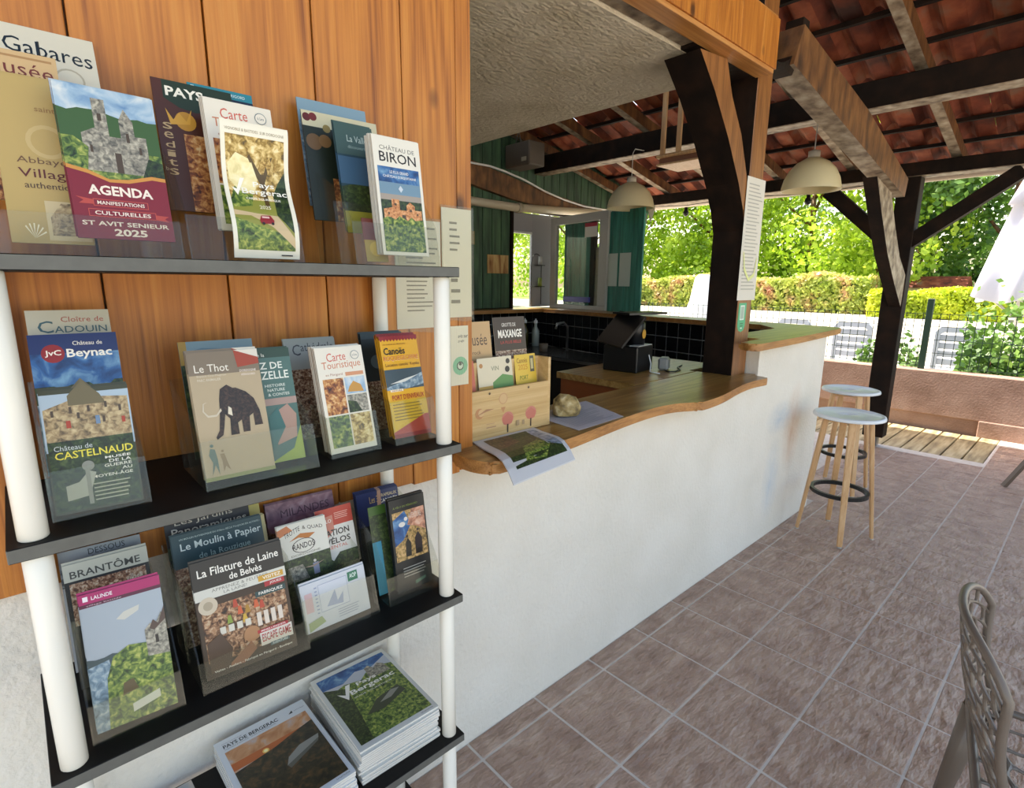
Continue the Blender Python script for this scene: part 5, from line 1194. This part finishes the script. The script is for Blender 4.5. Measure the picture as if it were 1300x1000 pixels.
# ------------------------------------------------------------------ stools
def stool(cx, cy, rot, label):
    t = empty('bar_stool', label, 'stool', (cx, cy, 0), 'round bar stools')
    bm = bmesh.new(); lathe(bm, [(0, .785), (.10, .784), (.185, .787), (.199, .792), (.2, .80), (.196, .81), (.185, .813), (.17, .806), (.10, .803), (.018, .8025), (.016, .8), (0, .8)], (0, 0, 0), 48)
    ob('seat', bm, mat('#dfe2e6', .3), t)
    for k in range(4):
        a = rot + k*pi/2
        d = Vector((cos(a), sin(a), 0))
        bm = bmesh.new()
        p0, p1 = d*.125 + Vector((0, 0, .784)), d*.215 + Vector((0, 0, .006))
        bar(bm, p0, p1, .042, .026, up=d)
        for v in bm.verts:
            if v.co.z < .3:
                v.co = p1 + (v.co-p1)*.72
        bmesh.ops.bevel(bm, geom=bm.edges[:], offset=.004, segments=1, affect='EDGES')
        lg = ob('leg', bm, LIGHTW, t)
        bm = bmesh.new(); lathe(bm, [(0, 0), (.014, 0), (.014, .006), (0, .006)], (p1.x, p1.y, .0), 8); ob('foot_pad', bm, mat('#b8b4ac', .5), lg)
    bm = bmesh.new()
    for k in range(2):
        a = rot + k*pi/2
        bar(bm, Vector((cos(a), sin(a), 0))*.12 + Vector((0, 0, .765)), -Vector((cos(a), sin(a), 0))*.12 + Vector((0, 0, .765)), .03, .025)
    ob('seat_frame', bm, LIGHTW, t)
    bm = bmesh.new()
    rr_ = .165; z = .30
    pts = [(rr_*cos(2*pi*k/32), rr_*sin(2*pi*k/32)) for k in range(32)]
    lathe(bm, [(rr_-.018, z-.012), (rr_+.002, z-.012), (rr_+.002, z+.012), (rr_-.018, z+.012), (rr_-.018, z-.012)], (0, 0, 0), 40)
    for f in bm.faces: f.smooth = False
    ob('foot_ring', bm, BLACKP, t)
    return t
s1 = stool(3.812, -.294, rad(-101+45-8), 'white round-topped bar stool with wooden legs, nearer of the two')
c = dup(s1, (4.76, -.03, 0), 'white round-topped bar stool at the corner of the raised counter, farther of the two')
c.rotation_euler = (0, 0, .3)

# ------------------------------------------------------------------ patterned chair at the right edge
ch = empty('patterned_chair', 'taupe plastic chair with a branching openwork back at the right edge', 'chair', (1.85, -1.45, 0))
def lattice(fn, nu, nv, seed):
    """openwork shell: wires between jittered hexagon cells mapped by fn(u, v)"""
    rr = random.Random(seed)
    bm = bmesh.new(); V = {}
    def g(i, j):
        if (i, j) not in V:
            u, v = i/nu, j/nv
            ju = 0 if i in (0, nu) else rr.uniform(-.28, .28)/nu
            jv = 0 if j in (0, nv) else rr.uniform(-.28, .28)/nv
            V[(i, j)] = bm.verts.new(fn(min(1, max(0, u+ju)), min(1, max(0, v+jv))))
        return V[(i, j)]
    for j in range(0, nv-1):
        for i in range(0, nu):
            # brick-like hexagons
            if (i + j) % 2 == 0 and i+1 <= nu and j+2 <= nv:
                pass
    for j in range(0, nv, 2):
        off = (j//2) % 2
        cells = range(-off, nu, 2)
        for i in cells:
            a, b = max(i, 0), min(i+2, nu)
            if b <= a: continue
            m = [k for k in range(a, b+1)]
            loop = [g(k, j) for k in m] + [g(b, j+1)] * (1 if j+1 <= nv else 0) + [g(k, min(j+2, nv)) for k in reversed(m)] + [g(a, j+1)]
            try: bm.faces.new(loop)
            except ValueError: pass
    return bm
def back_fn(u, v):
    a = (u-.5)*2.3                        # wraps round the sitter
    w = .215 + .02*v
    x = w*sin(a)/sin(1.15)
    z = .42 + .43*v*(1 - .10*abs(2*u-1)**4) - .0
    top = -.05*(abs(2*u-1))**3*v
    y = -(.06 + .08*v)*(1-cos(a)) + .10*v + .02*sin(v*3)
    return Vector((x, y, z+top))
def seat_fn(u, v):
    x = (u-.5)*.44
    y = -.42*(1-v) + .03
    return Vector((x, y - .0, .44 - .025*math.cos((u-.5)*pi)*sin(v*pi)))
CM = Matrix.Translation((0, .22, 0))
for nm_, fn, nu, nv, sd_ in (('back_lattice', back_fn, 14, 18, 3), ('seat_lattice', seat_fn, 12, 12, 4)):
    bm = lattice(fn, nu, nv, sd_)
    bmesh.ops.transform(bm, matrix=CM, verts=bm.verts)
    o = ob(nm_, bm, TAUPE, ch)
    md = o.modifiers.new('w', 'WIREFRAME'); md.thickness = .014; md.use_even_offset = False; md.use_boundary = True
    sb = o.modifiers.new('s', 'SUBSURF'); sb.levels = 1; sb.render_levels = 1
bm = bmesh.new()
rim = [back_fn(0, i/12) for i in range(13)] + [back_fn(i/16, 1) for i in range(1, 17)] + [back_fn(1, 1-i/12) for i in range(1, 13)]
tube(bm, [CM @ p for p in rim], .010, 8); ob('back_rim', bm, TAUPE, ch)
bm = bmesh.new()
rim = [seat_fn(i/8, 0) for i in range(9)] + [seat_fn(1, i/8) for i in range(1, 9)] + [seat_fn(1-i/8, 1) for i in range(1, 9)] + [seat_fn(0, 1-i/8) for i in range(1, 9)]
tube(bm, [CM @ p for p in rim], .011, 8); ob('seat_rim', bm, TAUPE, ch)
for sx, sy, tx, ty in ((-.2, -.36, -.23, -.42), (.2, -.36, .23, -.42), (-.2, .01, -.215, .06), (.2, .01, .215, .06)):
    bm = bmesh.new(); tube(bm, [CM @ Vector((sx, sy, .43)), CM @ Vector((tx, ty, 0))], .02, 10, radii=[.034, .018]); ob('leg', bm, TAUPE, ch)
ch.location = (1.755, -1.482, 0); ch.rotation_euler = (0, 0, rad(10)); ch.scale = (1, 1, .95)

# taupe garden table with splayed legs at the right edge
gt = empty('garden_table', 'brown splayed-leg table of which one leg stands at the right edge', 'table', (6.3, -1.45, 0))
bm = bmesh.new(); lathe(bm, [(0, .72), (.34, .72), (.35, .73), (.35, .745), (0, .75)], (6.2, -1.42, 0), 32); pob('tabletop', bm, mat('#5c5248', .5), gt)
for a in (128, 38, -52, -142):
    d = Vector((cos(rad(a)), sin(rad(a)), 0)); bm = bmesh.new()
    p = Vector((6.2, -1.42, 0)) + d*.62; q = Vector((6.2, -1.42, .72)) + d*.20
    bar(bm, p, q, .04, .025, up=d); pob('leg', bm, mat('#5c4a3c', .5), gt)

# ------------------------------------------------------------------ GARDEN
bm = bmesh.new()
def gz(x): return 0.0 if x < 9 else min(.65, (x-9)*.05)
def patch(bm, x0, x1, y0, y1, nx, z=lambda x: 0, mi=0):
    for i in range(nx):
        a, b = x0+(x1-x0)*i/nx, x0+(x1-x0)*(i+1)/nx
        f = bm.faces.new([bm.verts.new((a, y0, z(a))), bm.verts.new((b, y0, z(b))), bm.verts.new((b, y1, z(b))), bm.verts.new((a, y1, z(a)))]); f.material_index = mi
patch(bm, 7.82, 60, -40, 60, 24, lambda x: gz(x)-.02, 0)
patch(bm, -30, 7.82, 3.6, 60, 1, lambda x: -.14, 0)
patch(bm, -30, 7.82, -40, -3.2, 1, lambda x: -.14, 0)
patch(bm, -30, -1.5, -3.2, 3.6, 1, lambda x: -.14, 0)
struct('ground', bm, [GRAVEL])
bm = bmesh.new(); prism(bm, [(23.5, .66), (60, .9), (60, .6), (23.5, .6)], 1, -40, 60)
o = struct('ground_lawn', bm, [GRASS]); o.name = 'ground.001'

def leaves(bm, pts_fn, n, size, rr):
    for _ in range(n):
        p, nrm = pts_fn(rr)
        t = Vector((rr.gauss(0, 1), rr.gauss(0, 1), rr.gauss(0, 1))).normalized()
        d = (nrm + t*.9).normalized()
        s = d.cross(Vector((rr.gauss(0, 1), rr.gauss(0, 1), rr.gauss(0, 1)))).normalized()
        q = d.cross(s)
        k = size*rr.uniform(.6, 1.3)
        bm.faces.new([bm.verts.new(p - s*k*.5), bm.verts.new(p + q*k*.35), bm.verts.new(p + s*k*.5), bm.verts.new(p - q*k*.35)])

def tree(x, y, h, w, label, m, seed, n=8500, size=.25):
    rr = random.Random(seed)
    z0 = gz(x)
    t = empty('tree', label, 'tree', (x, y, z0), 'trees beyond the hedge')
    bm = bmesh.new(); tube(bm, [(x, y, z0-.02), (x+.1, y, z0+h*.3), (x, y+.1, z0+h*.7)], .2, 8, radii=[.22, .17, .06])
    for k in range(5):
        a = rr.uniform(0, 6.28)
        tube(bm, [(x+.05, y, z0+h*(.25+.08*k)), (x+cos(a)*w*.35, y+sin(a)*w*.35, z0+h*(.45+.09*k))], .07, 6, radii=[.08, .03])
    pob('trunk', bm, BROWNW, t)
    blobs = [(Vector((x+rr.uniform(-.5, .5)*w*.75, y+rr.uniform(-.5, .5)*w, z0+h*rr.uniform(.12, .88))), rr.uniform(.16, .30)*w) for _ in range(22)]
    def f(r_):
        c, R_ = blobs[r_.randrange(len(blobs))]
        d = Vector((r_.gauss(0, 1), r_.gauss(0, 1), r_.gauss(0, 1))).normalized()
        return c + Vector((d.x*R_, d.y*R_, d.z*R_*.75))*r_.uniform(.75, 1.05), d
    bm = bmesh.new(); leaves(bm, f, n, size, rr)
    o = pob('foliage', bm, m, t); o['kind'] = 'stuff'
    return t
TREES = [(27, 1.5, 9.5, 5.5, 'dark green tree behind the white parasol', LEAFD, 1), (26, 5.2, 8.6, 5.5, 'bright green tree right of the far post', LEAFM, 2), (29, 9.0, 8.8, 6.5, 'yellow-green tree between the two posts, right one', LEAFM, 3), (28, 13.5, 8.2, 6, 'yellow-green tree between the two posts, left one', LEAFM, 4),
  (27, 18.5, 8.0, 6, 'green tree seen through the kitchen opening, right part', LEAFM, 5), (29, 24, 8.4, 7, 'green tree seen through the kitchen opening, left part', LEAFM, 6), (33, -3.5, 10, 7, 'tall dark tree right of the white parasol', LEAFD, 7), (36, 6, 11, 8, 'dark tree further back behind the bright ones', LEAFD, 8), (37, 16, 10, 9, 'dark tree furthest back beyond the kitchen opening', LEAFD, 9),
  (16, 19, 7, 5.5, 'tree seen through the small window in the back wall', LEAFM, 10)]
for a in TREES: tree(*a)

def hedge(x0, x1, y0, y1, h, label, m, seed, n, bump=.12):
    rr = random.Random(seed)
    z0 = gz((x0+x1)/2) - .04
    t = empty('hedge', label, 'hedge', ((x0+x1)/2, (y0+y1)/2, z0))
    def f(r_):
        u = r_.random()
        y = r_.uniform(y0, y1)
        hh = h + bump*sin(y*1.3) + bump*.5*sin(y*3.1+1)
        if u < .6: return Vector((x0 + r_.uniform(-.1, .12), y, z0 + r_.uniform(0, hh))), Vector((-1, 0, .2))
        if u < .9: return Vector((r_.uniform(x0, x1), y, z0 + hh + r_.uniform(-.1, .06))), Vector((0, 0, 1))
        return Vector((r_.uniform(x0, x1), y0 if r_.random() < .5 else y1, z0 + r_.uniform(0, hh))), Vector((0, 1, 0))
    bm = bmesh.new(); box(bm, x0+.15, x1-.1, y0+.1, y1-.1, z0, z0+h-.2)
    pob('dense_core', bm, LEAFD, t)
    bm = bmesh.new(); leaves(bm, f, n, .17, rr)
    o = pob('foliage', bm, m, t); o['kind'] = 'stuff'
hedge(22, 23.4, 4.5, 17, 1.25, 'long clipped hedge with pinkish tips between the posts', HEDGEP, 11, 11000)
hedge(21.2, 22.4, .8, 4.2, .85, 'low bright yellow-green hedge right of the far post', HEDGEM, 12, 4500, .06)
hedge(21.2, 22.4, -6, .3, .95, 'low bright yellow-green hedge under the parasol', HEDGEM, 13, 6000, .06)
hedge(13, 14.2, 17, 24, 1.2, 'hedge seen through the small back window', HEDGEM, 15, 3500)

# shrub climbing behind the fence
rr = random.Random(21)
t = empty('shrub', 'dark leafy shrub growing through the wire fence behind the low wall', 'shrub', (8.4, -.9, 0))
bm = bmesh.new()
leaves(bm, lambda r_: (Vector((8.45 + r_.gauss(0, .16), r_.uniform(-2.4, -.15), .2 + abs(r_.gauss(0, .45)))), Vector((-1, 0, .5))), 9000, .08, rr)
o = pob('foliage', bm, LEAFD, t); o['kind'] = 'stuff'
bm = bmesh.new()
for k in range(14):
    y = -2.3 + .16*k; tube(bm, [(8.45, y, -.02), (8.45 + rr.uniform(-.1, .1), y+rr.uniform(-.1, .1), .9)], .008, 5)
pob('stems', bm, BROWNW, t)
t2 = empty('plant', 'pale variegated plant behind the low wall between post and fence post', 'plant', (8.2, .55, 0))
bm = bmesh.new()
leaves(bm, lambda r_: (Vector((8.15 + r_.gauss(0, .08), r_.uniform(.18, .85), .55 + abs(r_.gauss(0, .18)))), Vector((-1, 0, .5))), 500, .07, rr)
o = pob('foliage', bm, LEAFD, t2); o['kind'] = 'stuff'
bm = bmesh.new()
for k in range(6): tube(bm, [(8.15, .25+.1*k, -.02), (8.15, .25+.1*k, .7)], .006, 5)
pob('stems', bm, BROWNW, t2)

# wire fence on the low wall
fe = empty('wire_fence', 'dark green welded wire fence standing on the low pink wall', 'fence', (7.74, 1, .66))
for y in (-2.3, .087, 2.5, 4.9):
    bm = bmesh.new(); box(bm, 7.715, 7.765, y-.03, y+.03, .66, 1.46, ch=.004); pob('post', bm, GREENM, fe)
y = -2.9
bm = bmesh.new()
while y < 4.9:
    box(bm, 7.737, 7.743, y-.003, y+.003, .68, 1.30); y += .08
for z in (.70, .85, 1.0, 1.15, 1.29): box(bm, 7.732, 7.738, -2.9, 4.9, z-.003, z+.003)
o = pob('wire_mesh', bm, GREENM, fe); o['kind'] = 'stuff'

# white slatted garden chairs beyond the fence
def gchair(y, label, w=.52):
    t = empty('garden_chair', label, 'chair', (9.5, y, 0), 'slatted plastic chairs beyond the fence')
    m = mat('#a0a8b4', .4)  # white plastic, with the blue-grey of its shaded backs put into the colour
    bm = bmesh.new()
    out = [(-w/2, .40), (-w/2, .95), (-w/2+.06, 1.02), (w/2-.06, 1.02), (w/2, .95), (w/2, .40), (w/2-.06, .40), (w/2-.06, .92), (w/2-.1, .95), (-w/2+.1, .95), (-w/2+.06, .92), (-w/2+.06, .40)]
    prism(bm, out, 0, -.02, .02)
    ob('back_frame', bm, m, t)
    for k in range(4):
        bm = bmesh.new(); box(bm, -.012, .012, -w/2+.055, w/2-.055, .50+.11*k, .585+.11*k, ch=.005); ob('back_slat', bm, m, t)
    bm = bmesh.new(); box(bm, .02, .48, -w/2, w/2, .38, .42, ch=.01); ob('seat', bm, m, t)
    for sx in (.03, .44):
        for sy in (-w/2+.03, w/2-.03):
            bm = bmesh.new(); box(bm, sx-.025, sx+.025, sy-.025, sy+.025, .0, .38); ob('leg', bm, m, t)
    t.location = (9.5, y, .026)
    return t
g1 = gchair(2.18, 'pale slatted garden chair above the raised counter edge, leftmost of three')
dup(g1, (9.5, 1.32, .026), 'pale slatted garden chair just left of the far post, middle of three')
dup(g1, (9.5, .04, .026), 'pale slatted garden chair right of the green fence post, rightmost of three')

# closed white parasol
pr = empty('parasol', 'closed white parasol standing in the garden at the right edge', 'parasol', (11, -.38, 0))
bm = bmesh.new(); tube(bm, [(11, -.38, .08), (11, -.38, 3.5)], .025, 10); pob('pole', bm, mat('#c8c4bc', .4), pr)
bm = bmesh.new()
N = 48
rows = []
for zz, r_ in ((1.40, .50), (1.42, .52), (1.9, .43), (2.4, .32), (2.75, .24), (2.76, .30), (3.0, .22), (3.4, .10), (3.55, .03)):
    rows.append([bm.verts.new((11 + r_*cos(2*pi*k/N)*(1+.2*cos(k*pi*2/8)), -.38 + r_*sin(2*pi*k/N)*(1+.2*cos(k*pi*2/8)), zz + (.05*sin(k*2*pi/12) if zz < 1.5 else 0))) for k in range(N)])
for a, b in zip(rows, rows[1:]):
    for k in range(N): bm.faces.new([a[k], a[(k+1) % N], b[(k+1) % N], b[k]])
pob('canopy', bm, mat('#c0bec6', .8), pr, smooth=True)
bm = bmesh.new(); lathe(bm, [(0, 0), (.35, 0), (.35, .06), (.05, .09), (0, .09)], (11, -.38, gz(11)-.02), 24); pob('base', bm, mat('#8c8c88', .7), pr)
for k in range(6):
    a = k*pi/3; bm = bmesh.new(); bar(bm, (11+.04*cos(a), -.38+.04*sin(a), 1.15), (11+.36*cos(a), -.38+.36*sin(a), 1.42), .015); pob('strut', bm, mat('#a8a4a0', .4), pr)

# white cover, utility pole, little house
bm = bmesh.new()
rws = []
for zz, w, d in ((gz(11)-.03, .55, .5), (.7, .42, .42), (1.2, .26, .3), (1.75, .17, .2), (1.82, .1, .12)):
    rws.append([bm.verts.new((12 + d*cos(2*pi*k/16), 5.2 + w*sin(2*pi*k/16)*(1+.06*(k % 2)), zz)) for k in range(16)])
for a, b in zip(rws, rws[1:]):
    for k in range(16): bm.faces.new([a[k], a[(k+1) % 16], b[(k+1) % 16], b[k]])
bm.faces.new(rws[-1]); bm.faces.new(rws[0])
ob('covered_heater', bm, mat('#e4e4e0', .8), label='white cloth-covered shape in the garden seen left of the near post', cat='cover', smooth=True)
bm = bmesh.new(); tube(bm, [(30, 4.3, .6), (30, 4.3, 9)], .12, 10, radii=[.15, .10])
ob('utility_pole', bm, mat('#b8ac98', .8), label='pale utility pole rising behind the yellow-green hedge', cat='pole')
hs = empty('small_house', 'low cream outbuilding with terracotta roof behind the yellow-green hedge', 'house', (25.2, 3.1, .65))
bm = bmesh.new(); box(bm, 24.6, 25.8, 2.3, 3.9, .6, 1.55); pob('wall', bm, mat('#d8c4a0', .8), hs)
bm = bmesh.new(); prism(bm, [(24.45, 1.53), (25.95, 1.53), (25.2, 1.95)], 1, 2.2, 4.0); pob('roof', bm, ROOFT, hs)
print('roof tiles', cnt, 'objects', len(bpy.data.objects))
